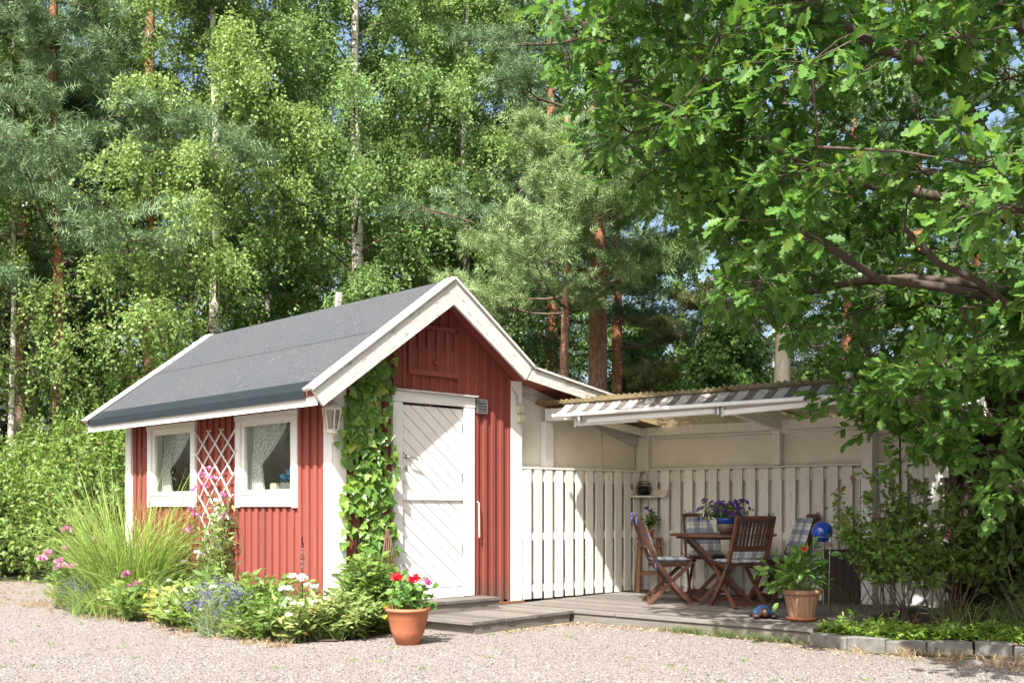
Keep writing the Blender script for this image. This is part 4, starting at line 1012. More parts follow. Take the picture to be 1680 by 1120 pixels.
for a, b in ((-.095, -.085), (.085, -.09), (-.09, .10), (.09, .10)):
    m = MB(); m.sphere((0, 0, 0), (.04, .045, .024), 10, 8); m.v = [tv3(p[0] + a, p[1] + b, p[2] + .024) for p in m.v]; m.build('foot', 'brownglaze', tt, True)

# blue gazing ball on a rod stand
b0 = np.array(S(2.80, .62, 0)); bz = .985
gb = thing('gazing_ball', (b0[0], b0[1], deckz(.62)), 'shiny blue ceramic ball on a thin metal stand by the shrubs', 'garden ball')
MB().sphere((b0[0], b0[1], bz), .118, 32, 20).build('ball', 'ball', gb, True)
m = MB(); m.tube([(b0[0] + .105 * math.cos(a), b0[1] + .105 * math.sin(a), bz - .06) for a in np.linspace(0, 2 * math.pi, 25)], .005, 6)
for a in (.4, 2.5, 4.6): m.tube([(b0[0] + .105 * math.cos(a), b0[1] + .105 * math.sin(a), bz - .06), (b0[0] + .085 * math.cos(a), b0[1] + .085 * math.sin(a), deckz(.62) + .004)], .006, 6)
m.build('stand', 'galv', gb)
# glass stick ornaments
def ornament(c_, z0, ztop, label, tilt=0):
    t = thing('glass_ornament', (c_[0], c_[1], z0), label, 'garden ornament')
    MB().tube([(c_[0], c_[1], z0), (c_[0], c_[1], ztop - .28)], .004, 6).build('rod', 'black', t)
    MB().lathe([(.012, 0), (.024, .01), (.024, .04), (.014, .05), (.020, .06), (.026, .075), (.026, .095), (.014, .1)], (c_[0], c_[1], ztop - .28), 16).build('glass', 'clearglass', t, True)
    MB().lathe([(.014, .101), (.026, .108), (.026, .125), (.014, .132)], (c_[0], c_[1], ztop - .28), 16).build('amber_ring', 'amber', t, True)
    MB().lathe([(.014, .133), (.022, .145), (.022, .175), (.012, .185), (.020, .195), (.020, .21), (.008, .215)], (c_[0], c_[1], ztop - .28), 16).build('glass', 'clearglass', t, True)
    MB().tube([(c_[0], c_[1], ztop - .065), (c_[0] + .008, c_[1], ztop - .03), (c_[0] - .004, c_[1], ztop + .01), (c_[0], c_[1], ztop + .04)], .007, 6).build('hook', 'black', t)
ornament((-.52, -.25), .01, .93, 'thin glass garden ornament on a rod before the red side wall')
oc = S(3.16, 1.20); ornament(oc, .10, 1.02, 'glass garden ornament on a rod in front of the blue ball'); 

# ================================================================== PLANTS ROUND THE SHED
def strips(name, base, tip, width, droop, mat, parent=None, nseg=5, g=rng, kind='stuff'):
    """arching grass blades: base (n,3), tip direction-and-length (n,3)"""
    n = len(base); s = np.linspace(0, 1, nseg + 1)
    side = unit(np.cross(tip, [0, 0, 1.]) + g.normal(size=(n, 3)) * .5)
    hz = tip.copy(); hz[:, 2] = 0; hz = unit(hz)
    pts = base[:, None] + tip[:, None] * s[None, :, None] + (hz * droop[:, None])[:, None] * (s[None, :, None] ** 2) * .8 - np.array([0, 0, 1.]) * (droop[:, None] * s[None] ** 2.4)[..., None]
    wd = width[:, None] * (1 - s[None] ** 2) * .5 + .0004
    A = pts - side[:, None] * wd[..., None]; B = pts + side[:, None] * wd[..., None]
    V = np.stack([A, B], 2).reshape(n, -1, 3); k = 2 * (nseg + 1)
    tf = np.array([(2 * i, 2 * i + 1, 2 * i + 3, 2 * i + 2) for i in range(nseg)])
    org = base.mean(0); Vf = (V.reshape(-1, 3) - org).astype(np.float32); Fc = (tf[None] + (np.arange(n) * k)[:, None, None]).reshape(-1).astype(np.int32)
    me = bpy.data.meshes.new(name); me.vertices.add(len(Vf)); me.vertices.foreach_set('co', Vf.ravel()); me.loops.add(len(Fc)); me.loops.foreach_set('vertex_index', Fc)
    me.polygons.add(n * nseg); me.polygons.foreach_set('loop_start', np.arange(n * nseg, dtype=np.int32) * 4); me.update(calc_edges=True)
    me.materials.append(MT[mat]); o = bpy.data.objects.new(name, me); o.location = org; link(o, parent)
    if kind: o['kind'] = kind
    return o
def disc(n, r, g=rng):
    a = g.uniform(0, 2 * math.pi, n); q = r * np.sqrt(g.uniform(0, 1, n)); return np.stack([q * np.cos(a), q * np.sin(a), np.zeros(n)], 1)

def grass_clump(name, c_, n, r, hmin, hmax, mat, label, cat='grass clump', width=.012, lean=.45, droop=(.2, .6), group=None):
    t = thing(name, c_, label, cat, group); b = np.array(c_) + disc(n, r)
    L = rng.uniform(hmin, hmax, n); out = unit(b - np.array(c_) + rng.normal(0, .12, (n, 3))); out[:, 2] = 0
    tip = np.stack([out[:, 0] * L * rng.uniform(0, lean, n), out[:, 1] * L * rng.uniform(0, lean, n), L], 1)
    strips('blades', b, tip, rng.uniform(.5, 1.2, n) * width, L * rng.uniform(*droop, n), mat, t); return t
og = grass_clump('ornamental_grass', (-.62, 3.30, .01), 1000, .40, .9, 2.15, 'l_grass', 'tall arching ornamental grass clump beside the red side wall', width=.016, lean=.42, droop=(.03, .55))
b = np.array([-.72, 3.05, .01]) + disc(500, .7); L = rng.uniform(.35, 1.1, 500); strips('blades', b, np.stack([rng.normal(0, .3, 500) * L, rng.normal(0, .3, 500) * L, L], 1), rng.uniform(.006, .014, 500), L * .4, 'l_grass', og)

b = np.array([-.62, 3.30, .01]) + disc(260, .35); L = rng.uniform(.7, 1.7, 260); strips('straw_blades', b, np.stack([rng.normal(0, .22, 260) * L, rng.normal(0, .22, 260) * L, L], 1), rng.uniform(.006, .012, 260), L * rng.uniform(.1, .9, 260), 'l_dgrass', og)
def leafy(name, c_, ns, spread, h, tmpl, lsize, per, mat, label, cat='plant', group=None, flower=None, stemmat='stem', lean=.6, n_obj=0, rise=.35, up=1.0, zmin=.12):
    """many-stemmed leafy plant: stems fan out from the base, leaves up the stems, flowers at the tips"""
    c_ = np.array(c_, float); t = thing(name, c_, label, cat, group)
    base = c_ + disc(ns, spread * .45); hh = h * rng.uniform(.45, 1.0, ns)
    tip = c_ + disc(ns, spread) ; tip[:, 2] = c_[2] + hh * (1 - .3 * (np.linalg.norm(tip[:, :2] - c_[:2], axis=1) / spread) ** 2)
    stems(base, tip, .0045, stemmat, t, n=4)
    s = rng.uniform(zmin, 1.0, (ns, per)); P = (base[:, None] + (tip - base)[:, None] * s[..., None]).reshape(-1, 3); P += rng.normal(0, .018, P.shape)
    n = len(P); a = rng.uniform(0, 2 * math.pi, n); d = np.stack([np.cos(a), np.sin(a), rng.normal(rise, .35, n)], 1)
    sz = lsize * rng.uniform(.6, 1.25, n); Rm = leaf_frames(d, sz, up, .6)
    if n_obj:
        near = np.argsort(P @ FWD); k_ = near[:n_obj]; leaf_objects('leaf', tmpl, Rm[k_], P[k_], mat, t, n_obj); rest = near[n_obj:]
        if len(rest): scatter('foliage', *tmpl, Rm[rest], P[rest], mat, t)
    else: scatter('foliage', *tmpl, Rm, P, mat, t)
    if flower:
        fm, frac, fs_, npet = flower; k_ = rng.choice(ns, max(1, int(ns * frac)), False); flower_ball(tip[k_] + [0, 0, .01], fs_, npet, fm, 'flower_head', t)
    return t
def lavender(c_, ns, spread, h, label):
    c_ = np.array(c_, float); t = thing('lavender_bush', c_, label, 'lavender', 'lavender in the flower bed')
    d = disc(ns, 1.0); tip = c_ + np.concatenate([d[:, :2] * spread, (h * rng.uniform(.7, 1.1, ns) * (1.05 - .45 * np.linalg.norm(d[:, :2], axis=1) ** 2))[:, None]], 1)
    b = c_ + disc(ns, spread * .35)
    strips('foliage', np.repeat(b, 4, 0) + disc(ns * 4, spread * .4) * 1, np.repeat(tip - b, 4, 0) * rng.uniform(.35, .75, (ns * 4, 1)) + rng.normal(0, .05, (ns * 4, 3)), rng.uniform(.006, .010, ns * 4), np.full(ns * 4, .02), 'l_lav', t, 3)
    stems(b, tip, .0022, 'stem', t, n=3, sides=3)
    P = np.repeat(tip, 10, 0) + np.repeat(unit(tip - b), 10, 0) * np.tile(np.linspace(-.05, .03, 10), ns)[:, None] + rng.normal(0, .005, (ns * 10, 3))
    scatter('flower_spikes', *L_OVAL, leaf_frames(rnd_dirs(ns * 10), rng.uniform(.012, .022, ns * 10)), P, 'f_lav', t); return t

lavender((-1.02, .46, .01), 120, .36, .50, 'purple lavender bush spilling onto the gravel near the trellis')
lavender((-1.08, 3.55, .01), 70, .32, .42, 'purple lavender low at the foot of the tall grass')
G = 'leafy perennials in the flower bed'
leafy('variegated_plant', (-.95, 2.75, .01), 60, .30, .46, L_LONG, .10, 14, 'l_pale', 'pale variegated perennial at the edge of the gravel below the tall grass', group=G)
leafy('leafy_perennial', (-.80, 2.05, .01), 50, .36, .38, L_OVAL, .085, 11, 'l_yell', 'yellow-green leafy perennial between tall grass and lavender', group=G)
leafy('leafy_perennial', (-.70, 1.25, .01), 80, .42, .50, L_LONG, .13, 14, 'l_pale', 'pale green perennial at the foot of the white trellis', group=G, flower=('f_white', .12, .035, 9))
leafy('leafy_perennial', (-.55, .55, .01), 110, .48, .66, L_LONG, .13, 15, 'l_spir', 'tall leafy perennial behind the lavender against the red side wall', group=G)
leafy('leafy_perennial', (-.78, -.18, .01), 90, .44, .44, L_LONG, .11, 14, 'l_spir', 'bushy light green perennial on the shed corner bed', group=G)
leafy('white_phlox', (-.42, -.12, .01), 40, .26, .60, L_LONG, .09, 10, 'l_spir', 'white and pink flowering phlox before the shed corner', 'flowering plant', flower=('f_white', .35, .045, 14))
leafy('pink_catchfly', (-1.02, .02, .01), 12, .22, .36, L_LONG, .07, 8, 'l_spir', 'small magenta flowering plant among the corner perennials', 'flowering plant', flower=('f_mag', .12, .04, 14))
leafy('leafy_perennial', (-.25, -.55, .01), 110, .44, .46, L_LONG, .12, 14, 'l_pale', 'loose perennial spreading between lavender and terracotta pot', group=G, n_obj=120)
leafy('leafy_perennial', (.22, -.34, .01), 120, .36, .90, L_LONG, .15, 14, 'l_spir', 'tall grey-green perennial below the ivy beside the step', group=G, n_obj=200)
leafy('hosta', (.30, -.52, .01), 22, .2, .40, L_OVAL, .17, 4, 'l_yell', 'yellow-edged hosta leaves behind the terracotta pot', 'plant', n_obj=88)
leafy('pink_soapwort', (-.95, 4.3, .01), 60, .45, 1.0, L_LONG, .09, 10, 'l_spir', 'pink flowering perennial at the hedge end of the bed', 'flowering plant', flower=('f_pink', .22, .06, 18))
leafy('leafy_perennial', (-.55, 4.75, .01), 70, .45, .9, L_LONG, .10, 12, 'l_spir', 'green perennial between the tall grass and the shed rear corner', group=G)
leafy('pink_soapwort', (-.92, 2.40, .01), 9, .20, .66, L_LONG, .08, 9, 'l_spir', 'single pink flower spikes in front of the tall grass', 'flowering plant', flower=('f_pink', .4, .05, 16))
leafy('leafy_perennial', (-.45, 1.75, .01), 70, .40, .62, L_LONG, .13, 13, 'l_spir', 'dark leafy perennial against the wall below the window nearer the hedge', group=G)

def in_bed():
    t_ = rng.uniform(0, 1); y_ = -.7 + 5.8 * t_; xe = np.interp(y_, [-.75, -.3, .35, 1.1, 2, 3, 3.9, 5], [-.4, -.95, -1.08, -.85, -.92, -1.12, -1.15, -.85]); return (xe + abs(rng.normal(0, .25)), y_, .01)
for (n_, h_, mt_, lab_, w_) in ((150, .42, 'l_grass', 'thin green grass blades growing between the bed plants', .007), (110, .30, 'l_pale', 'pale narrow-leaved weeds mixed through the flower bed', .013), (60, .34, 'l_dry', 'dry straw stalks standing in the flower bed', .005)):
    c_ = np.array([in_bed() for _ in range(n_)]); b = np.repeat(c_, 12, 0) + disc(n_ * 12, .06); L = rng.uniform(.4, 1.1, n_ * 12) * h_
    tag(strips('bed_weeds', b, np.stack([rng.normal(-.15, .4, n_ * 12) * L, rng.normal(0, .4, n_ * 12) * L, L], 1), np.full(n_ * 12, w_) * rng.uniform(.6, 1.3, n_ * 12), L * rng.uniform(.1, .6, n_ * 12), mt_, None, 4), lab_, 'weeds')
for q, lab_ in enumerate(('loose narrow-leaved perennial leaning over the gravel beside the lavender', 'straggly narrow-leaved perennial at the gravel edge below the trellis', 'loose willowy perennial between variegated plant and lavender', 'spreading narrow-leaved perennial at the shed corner')):
    c_ = ((-1.0, .98), (-.95, 1.55), (-1.0, 2.35), (-.75, -.5))[q]
    leafy('willowy_perennial', (*c_, .01), 44, .34, .48, L_LONG, .12, 11, 'l_pale' if q % 2 else 'l_spir', lab_, group=G, flower=(('f_white', .1, .03, 8) if q != 2 else None), rise=.6)
# trellis and sweet pea
tre = thing('trellis', (-.06, 2.30, .3), 'white diamond lattice trellis between the two shed windows', 'trellis')
def tq(a, z): return (-.055, 2.30 + a, z)
Z0, Z1 = .35, 2.14
def halfw(z): return .12 + .33 * min(1, max(0, (z - .3) / 1.5)) ** .8
nlev = 15; lv = np.linspace(Z0, Z1, nlev)
for i in range(nlev - 1):
    pass
lines = []
cols = 4
for s_ in range(-nlev, cols + nlev):
    for dirn in (1, -1):
        seg = []
        for i in range(nlev):
            q = (s_ + i * .5) if dirn == 1 else (s_ - i * .5)
            if -.02 <= q <= cols - 1 + .02: seg.append((i, q))
        if len(seg) >= 2: lines.append((dirn, [( -halfw(lv[i]) + 2 * halfw(lv[i]) * q / (cols - 1), lv[i]) for i, q in seg]))
for dirn, pts in lines:
    m = MB(); xo = -.005 if dirn == 1 else .008
    for (a, za), (b_, zb_) in zip(pts[:-1], pts[1:]): m.bar((-.055 + xo, 2.34 + a, za), (-.055 + xo, 2.34 + b_, zb_), .009, .017, (1, 0, 0))
    d0 = (pts[1][0] - pts[0][0], pts[1][1] - pts[0][1]); e = pts[-1]; d1 = (pts[-1][0] - pts[-2][0], pts[-1][1] - pts[-2][1])
    m.bar((-.055 + xo, 2.34 + e[0], e[1]), (-.055 + xo, 2.34 + e[0] + d1[0] * .22, e[1] + d1[1] * .22), .009, .017, (1, 0, 0))
    m.build('lath', 'white', tre)
pea = thing('sweet_pea', (-.2, 2.25, .01), 'pink flowering sweet pea climbing the white trellis', 'climber')
ns = 70; base = np.stack([rng.uniform(-.35, -.12, ns), rng.uniform(1.75, 2.55, ns), np.full(ns, .02)], 1)
tip = np.stack([rng.uniform(-.16, -.07, ns), 2.15 + rng.normal(0, .24, ns), .5 + .95 * rng.uniform(0, 1, ns) ** 1.6], 1); stems(base, tip, .005, 'stem', pea, n=6, bend=.3)
s = rng.uniform(.1, 1, (ns, 16)); P = (base[:, None] + (tip - base)[:, None] * s[..., None]).reshape(-1, 3) + rng.normal(0, .05, (ns * 16, 3)) * [.6, 1, 1]; n = len(P)
P[:, 0] = np.minimum(P[:, 0], -.07); d = rnd_dirs(n); d[:, 2] = d[:, 2] * .5 - .1
scatter('foliage', *L_LONG, leaf_frames(d, rng.uniform(.06, .13, n), .4), P, 'l_pale', pea)
b = P[rng.choice(n, 160, False)]; dd = rnd_dirs(160); strips('tendrils', b, dd * .2, np.full(160, .010), np.full(160, .08), 'l_pale', pea, 4)
fp = np.array([(-.14, 2.44, 1.62), (-.14, 2.36, 1.70), (-.15, 2.30, 1.60), (-.15, 2.02, 1.40), (-.2, 2.64, 1.22), (-.2, 2.55, 1.18), (-.2, 2.68, 1.0), (-.2, 2.76, .98), (-.16, 1.96, 1.16), (-.14, 2.72, 1.45), (-.15, 2.40, 1.50)])
flower_ball(np.concatenate([fp, fp + rng.normal(0, .03, fp.shape)]), .035, 9, 'f_pink', 'flower_head', pea)
fw = np.array([(-.15, 2.12, 1.32), (-.15, 2.10, 1.24), (-.17, 2.15, 1.15), (-.16, 2.02, 1.12), (-.2, 2.45, .66), (-.2, 2.5, .72), (-.2, 2.40, .70), (-.2, 2.8, .6)]); flower_ball(fw, .04, 10, 'f_white', 'flower_head', pea)

# ivy on the gable
ivy = thing('ivy', (.4, -.05, .2), 'green ivy climbing the red gable wall beside the white door', 'climber')
P = []; 
while len(P) < 950:
    z = rng.uniform(.45, 2.92); t_ = z
    if z > 1.2: c_, hw_ = .37 + .03 * math.sin(z * 5), .30 + .05 * math.sin(z * 7 + 1)
    else: c_, hw_ = .50, .20 + .03 * math.sin(z * 9)
    if z > 2.55: c_, hw_ = .42, .26
    xx = c_ + rng.normal(0, .52) * hw_
    if abs(xx - c_) > hw_ * 1.25 or xx > .83 or z > under(xx) - .12: continue
    if 1.25 > z and rng.random() < .2: continue
    P.append((xx, rng.uniform(-.13, -.045), z))
for q in range(22): P.append((.13 + rng.normal(0, .03), rng.uniform(-.09, -.05), rng.uniform(.85, 1.35)))
P = np.array(P); P = P[np.argsort(P[:, 1])]; n = len(P)
d = np.stack([rng.normal(0, .55, n), rng.normal(-.25, .2, n), rng.normal(-.75, .35, n)], 1); nh = np.stack([rng.normal(-.25, .35, n), rng.normal(-1, .25, n), rng.normal(.45, .35, n)], 1)
sz = rng.uniform(.065, .125, n) * np.where(P[:, 2] < 1.3, .8, 1.0); Rm = frames(d, nh, sz)
leaf_objects('leaf', L_IVY, Rm, P, 'l_ivy', ivy, 300); scatter('foliage', *L_IVY, Rm[300:], P[300:], 'l_ivy', ivy)
m = MB()
for q in range(14):
    x0 = .35 + rng.normal(0, .1); pts = [(x0 + .04 * math.sin(i * 1.3 + q) + (rng.normal(0, .02)), -.035, .1 + i * .28) for i in range(4 + q % 6)]; m.tube(pts, .006, 5)
m.build('vine', 'twig', ivy, True)
# willow obelisk
wo = thing('willow_obelisk', (.50, -.22, .3), 'brown woven willow cone standing below the ivy', 'obelisk'); m = MB(); oc_ = np.array([.52, -.24, 0])
for i in range(12):
    a = 2 * math.pi * i / 12; m.tube([oc_ + [.16 * math.cos(a), .16 * math.sin(a), .02], oc_ + [.09 * math.cos(a), .09 * math.sin(a), .55], oc_ + [.022 * math.cos(a), .022 * math.sin(a), 1.0]], .0055, 5)
m.build('rods', 'wicker', wo, True); m = MB()
for z, r in ((.30, .125), (.33, .12), (.52, .095), (.55, .09), (.58, .087), (.76, .058), (.98, .028), (1.0, .028), (1.02, .028)):
    m.tube([oc_ + [r * math.cos(a), r * math.sin(a), z + .006 * math.sin(a * 6)] for a in np.linspace(0, 2 * math.pi, 20)], .006, 5)
m.build('weave', 'wicker', wo, True)

# ================================================================== SHRUBS ON THE RIGHT
def shrub(name, c_, label, H, spread, ns, per, tmpl, lsize, mat, flower=None, cat='shrub', stemr=.007, nofl=.25, group=None, arch=.3, T=9):
    c_ = np.array(c_, float); t = thing(name, c_, label, cat, group)
    base = c_ + disc(ns, spread * .3); dirs = disc(ns, spread); tip = c_ + dirs; tip[:, 2] = c_[2] + H * rng.uniform(.6, 1.0, ns) * (1 - .25 * (np.linalg.norm(dirs, axis=1) / spread) ** 2)
    stems(base, tip, stemr, 'twig', t, n=6, bend=.25)
    s = rng.uniform(nofl, 1, (ns, T)); st_ = (base[:, None] + (tip - base)[:, None] * s[..., None]).reshape(-1, 3)
    dd = rnd_dirs(len(st_)); dd[:, 2] = np.abs(dd[:, 2]) * .5 + .1; ln = rng.uniform(.12, .32, len(st_)) * spread * 1.3; en = st_ + dd * ln[:, None]
    stems(st_, en, .0028, 'twig', t, 'twigs', n=3, sides=3)
    q = rng.uniform(.15, 1, (len(st_), per)); P = (st_[:, None] + (en - st_)[:, None] * q[..., None]).reshape(-1, 3) + rng.normal(0, .012, (len(st_) * per, 3)); n = len(P)
    d = np.repeat(unit(en - st_), per, 0) + rng.normal(0, .7, (n, 3)); scatter('foliage', *tmpl, leaf_frames(d, lsize * rng.uniform(.6, 1.2, n), 1.0, .6), P, mat, t)
    if flower:
        for fm, fpts in flower:
            Pf = np.concatenate([np.array(f) + np.stack([rng.normal(0, .012, 40), rng.normal(0, .012, 40), np.linspace(-.05, .06, 40)], 1) * [1, 1, 1] for f in fpts]); scatter('flower_spike', *L_OVAL, leaf_frames(rnd_dirs(len(Pf)), rng.uniform(.018, .03, len(Pf))), Pf, fm, t)
    return t
def at(x, y, Z): return CAM + Z * ray(x, y)
shrub('spiraea_bush', S(3.92, 1.35, .09), 'airy spiraea bush with pink flower spikes before the white post', 1.6, .62, 17, 12, L_OVAL, .066, 'l_spir', nofl=.42, T=21, flower=[('f_rose', [at(1378, 808, 11.2), at(1440, 844, 11.0), at(1374, 866, 11)]), ('f_rust', [at(1400, 785, 11.1), at(1385, 830, 11.1)])])
shrub('spiraea_bush', S(4.35, 1.1, .09), 'spiraea bush with bare lower stems and one pink spike', 1.5, .64, 18, 12, L_OVAL, .066, 'l_spir', nofl=.42, T=21, flower=[('f_rose', [at(1555, 876, 10.4)])])
shrub('broadleaf_shrub', S(5.0, .75, .09), 'broad-leaved green shrub lit by the sun before the dark carport', 1.75, .7, 40, 10, L_FOLD, .115, 'l_dark')
shrub('broadleaf_shrub', S(5.75, .85, .09), 'dark green shrub at the end of the shrub bed by the carport', 1.9, .8, 40, 10, L_FOLD, .11, 'l_dark')
shrub('broadleaf_shrub', S(4.6, .15, .09), 'low dark shrub close to the carport post', 1.3, .55, 24, 8, L_FOLD, .085, 'l_dark')
def along_kerb(n):
    q = rng.uniform(0, len(kp) - 1.001, n); i = q.astype(int); f = (q - i)[:, None]; k_ = np.array(kp); uv_ = k_[i] * (1 - f) + k_[i + 1] * f; return uv_
uv_ = along_kerb(1900); off = np.abs(rng.normal(0, .30, 1900)) + .14; P = np.array([S(u, v - o_, .10) for (u, v), o_ in zip(uv_, off)]); P[:, 2] += rng.uniform(.0, 1, len(P)) ** 1.5 * (.05 + .10 * (.5 + .5 * np.sin(uv_[:, 0] * 7) * np.sin(off * 9 + 1)))
d = rnd_dirs(len(P)); d[:, 2] = d[:, 2] * .3 + .1; tag(scatter('ground_cover', *L_COMP, leaf_frames(d, rng.uniform(.05, .10, len(P)), 1.2, .5), P, 'l_cover', None), 'low green ground cover spreading behind the kerb stones', 'ground cover')
for (u, v, n, h_, lab) in ((4.75, 1.75, 130, .62, 'thin grass tuft growing before the broad-leaved shrub'), (5.35, 1.75, 220, .75, 'long shade grass at the kerb end of the shrub bed'), (3.55, 1.35, 40, .75, 'few thin grass blades beside the fluted pot')):
    grass_clump('grass_tuft', S(u, v, .095), n, .28, .3, h_, 'l_dgrass', lab, 'grass', .008, .5, (.2, .6))
P = np.array([S(u, v, .102) for u, v in zip(rng.uniform(3.7, 6.2, 500), rng.uniform(.3, 2.4, 500))]); tag(scatter('fallen_leaves', *L_OVAL, frames(unit(np.stack([rng.normal(size=500), rng.normal(size=500), rng.normal(0, .15, 500)], 1)), np.array([0, 0, 1.]) + rng.normal(0, .3, (500, 3)), rng.uniform(.04, .09, 500)), P, 'l_dry', None), 'dry leaves lying on the soil under the shrubs', 'leaves')

# ------------------------------------------------------------------ loose things on the gravel
P = np.concatenate([np.array([S(.86 + abs(rng.normal(0, .12)), rng.uniform(2.7, 3.9), .008) for _ in range(300)]), np.array([S(rng.uniform(.9, 3.6), 2.68 + abs(rng.normal(0, .13)), .008) for _ in range(620)]), np.array([S(rng.uniform(3.6, 6), 2.95 + abs(rng.normal(0, .18)), .008) for _ in range(380)]), np.stack([rng.uniform(-5, 2.5, 160), rng.uniform(-6, 1, 160), np.full(160, .008)], 1), np.array([(LB[5][0] - .1 - abs(rng.normal(0, .15)), rng.uniform(-.8, 5.0), .008) for _ in range(300)])])
n = len(P); tag(scatter('leaf_litter', *L_OVAL, frames(unit(np.stack([rng.normal(size=n), rng.normal(size=n), rng.normal(0, .2, n)], 1)), np.array([0, 0, 1.]) + rng.normal(0, .35, (n, 3)), rng.uniform(.012, .042, n)), P, 'l_dry', None), 'brown leaf litter blown against the deck and the kerb', 'leaves')
def tufts(n, fn, hmax, mat, name, label, per=14):
    c_ = np.array([fn() for _ in range(n)]); b = np.repeat(c_, per, 0) + disc(n * per, .035); L = rng.uniform(.3, 1, n * per) * hmax
    tag(strips(name, b, np.stack([rng.normal(0, .4, n * per) * L, rng.normal(0, .4, n * per) * L, L], 1), np.full(n * per, .005), L * .3, mat, None, 3), label, 'grass')
tufts(46, lambda: S(rng.uniform(2.1, 3.7), 2.72 + abs(rng.normal(0, .08)), .0), .12, 'l_dgrass', 'weed_grass', 'weeds and grass sprouting along the deck edge', 18)
tufts(34, lambda: S(rng.uniform(4.2, 5.6), 2.66 + (.25 if True else 0) + rng.normal(0, .12), .0), .13, 'l_dry', 'dry_grass', 'straw-coloured dry grass before the kerb stones', 18)
tufts(110, lambda: (rng.uniform(-6.0, 1.8), rng.uniform(-6, 3), .0), .035, 'l_cover', 'gravel_weeds', 'tiny green weeds scattered over the gravel', 16)
tufts(130, lambda: (LB[5][0] + rng.normal(-.15, .16), rng.uniform(-.8, 5.2), .0), .10, 'l_dry', 'dry_grass', 'dry straw and grass along the edge of the flower bed', 14)
tufts(260, lambda: (rng.uniform(-2.2, .3), rng.uniform(4.8, 9.6), .0), .07, 'l_dry', 'dry_grass', 'bleached grass on the ground before the hedge', 12)
# pebbles
OCT = ([(1, 0, 0), (0, 1, 0), (-1, 0, 0), (0, -1, 0), (.1, .15, .8)], [(0, 1, 4), (1, 2, 4), (2, 3, 4), (3, 0, 4)])
NP_ = 30000; Zd = 6.4 + 7.5 * rng.uniform(0, 1, NP_) ** 1.4; xx = rng.uniform(-60, 1740, NP_); P = CAM + Zd[:, None] * (FWD + RGT * ((xx - CXP) / FPX)[:, None]); P[:, 2] = .002
ok = (P[:, 0] < 2.3) & ~((P[:, 0] > -.9) & (P[:, 1] > -.6)) & ~((P[:, 0] > .7) & (P[:, 1] > -1.3)) ; P = P[ok]; n = len(P)
Rp = frames(rnd_dirs(n), np.array([0, 0, 1.]) + rng.normal(0, .4, (n, 3)), rng.uniform(.0035, .008, n)); tag(scatter('gravel_stones', *OCT, Rp, P, 'pebble', None), 'loose pinkish grey gravel stones of the yard', 'gravel')

# hedge by the shed rear corner
def bush_mass(name, ells, label, mat, tmpl, lsize, nt, per, cat='shrub', twigmat='twig'):
    """dense bush from overlapping leafy domes; ells = (centre, radii)"""
    c0 = np.mean([e[0] for e in ells], 0); c0[2] = 0; t = thing(name, c0, label, cat); Pl = []; Dl = []; B = []; T_ = []
    for c_, r in ells:
        d = rnd_dirs(nt); q = rng.uniform(.72, 1.05, nt)[:, None]; en = np.array(c_) + d * np.array(r) * q * (1 + .12 * np.sin(d[:, :1] * 9 + d[:, 2:] * 7)); st_ = en - d * .45
        en = en[en[:, 2] > .06]; 
        st_ = st_[:len(en)]; s = rng.uniform(.0, 1, (len(en), per)); dv = unit(en - np.array(c_)); sb = en - dv * .4
        P = (sb[:, None] + (en - sb)[:, None] * s[..., None]).reshape(-1, 3) + rng.normal(0, .05, (len(en) * per, 3)); Pl.append(P); Dl.append(np.repeat(dv, per, 0))
        k_ = rng.choice(len(en), min(60, len(en)), False); B += [np.array([c_[0], c_[1], .05]) + rng.normal(0, .1, 3)] * len(k_); T_ += list(en[k_])
    P = np.concatenate(Pl); P = P[:, :]; D = np.concatenate(Dl); k_ = P[:, 2] > .03; P = P[k_]; D = D[k_]; n = len(P)
    d = D + rng.normal(0, .8, (n, 3)); d[:, 2] -= .2
    scatter('foliage', *tmpl, frames(d, D * .7 + np.array([0, 0, .6]) + rng.normal(0, .5, (n, 3)), lsize * rng.uniform(.6, 1.25, n)), P, mat, t); stems(B, T_, .012, twigmat, t, 'branches', n=4); return t
h0 = np.array([1.0, 10.6, 0]); RL = RGT
bush_mass('hedge_bush', [(W(60, 19.5, .9), (1.5, 1.5, 1.35)), (W(150, 19.0, 1.1), (1.3, 1.3, 1.5)), (W(190, 20.0, 1.6), (1.2, 1.2, 1.5)), (W(20, 20.5, 1.4), (1.4, 1.4, 1.2)), (W(110, 20.8, 1.9), (1.3, 1.3, 1.25)), (W(240, 21, 1.5), (1.2, 1.2, 1.6)), (W(-60, 19.8, 1.1), (1.6, 1.6, 1.5)), (W(-170, 19.8, 1.2), (1.6, 1.6, 1.5))],
          'big bright green hedge bush beyond the tall ornamental grass', 'l_bush', L_FOLD, .105, 560, 11)

# ================================================================== TREES
def trunk_path(H, lean=(0, 0), wob=.05, n=14, g=rng):
    z = np.linspace(0, H, n); ph = g.uniform(0, 6, 2)
    return np.stack([lean[0] * z / H + wob * np.sin(z * .55 + ph[0]) * z / H, lean[1] * z / H + wob * np.sin(z * .6 + ph[1]) * z / H, z], 1)
def pt_on(path, z):
    return np.array([np.interp(z, path[:, 2], path[:, 0]), np.interp(z, path[:, 2], path[:, 1]), z])

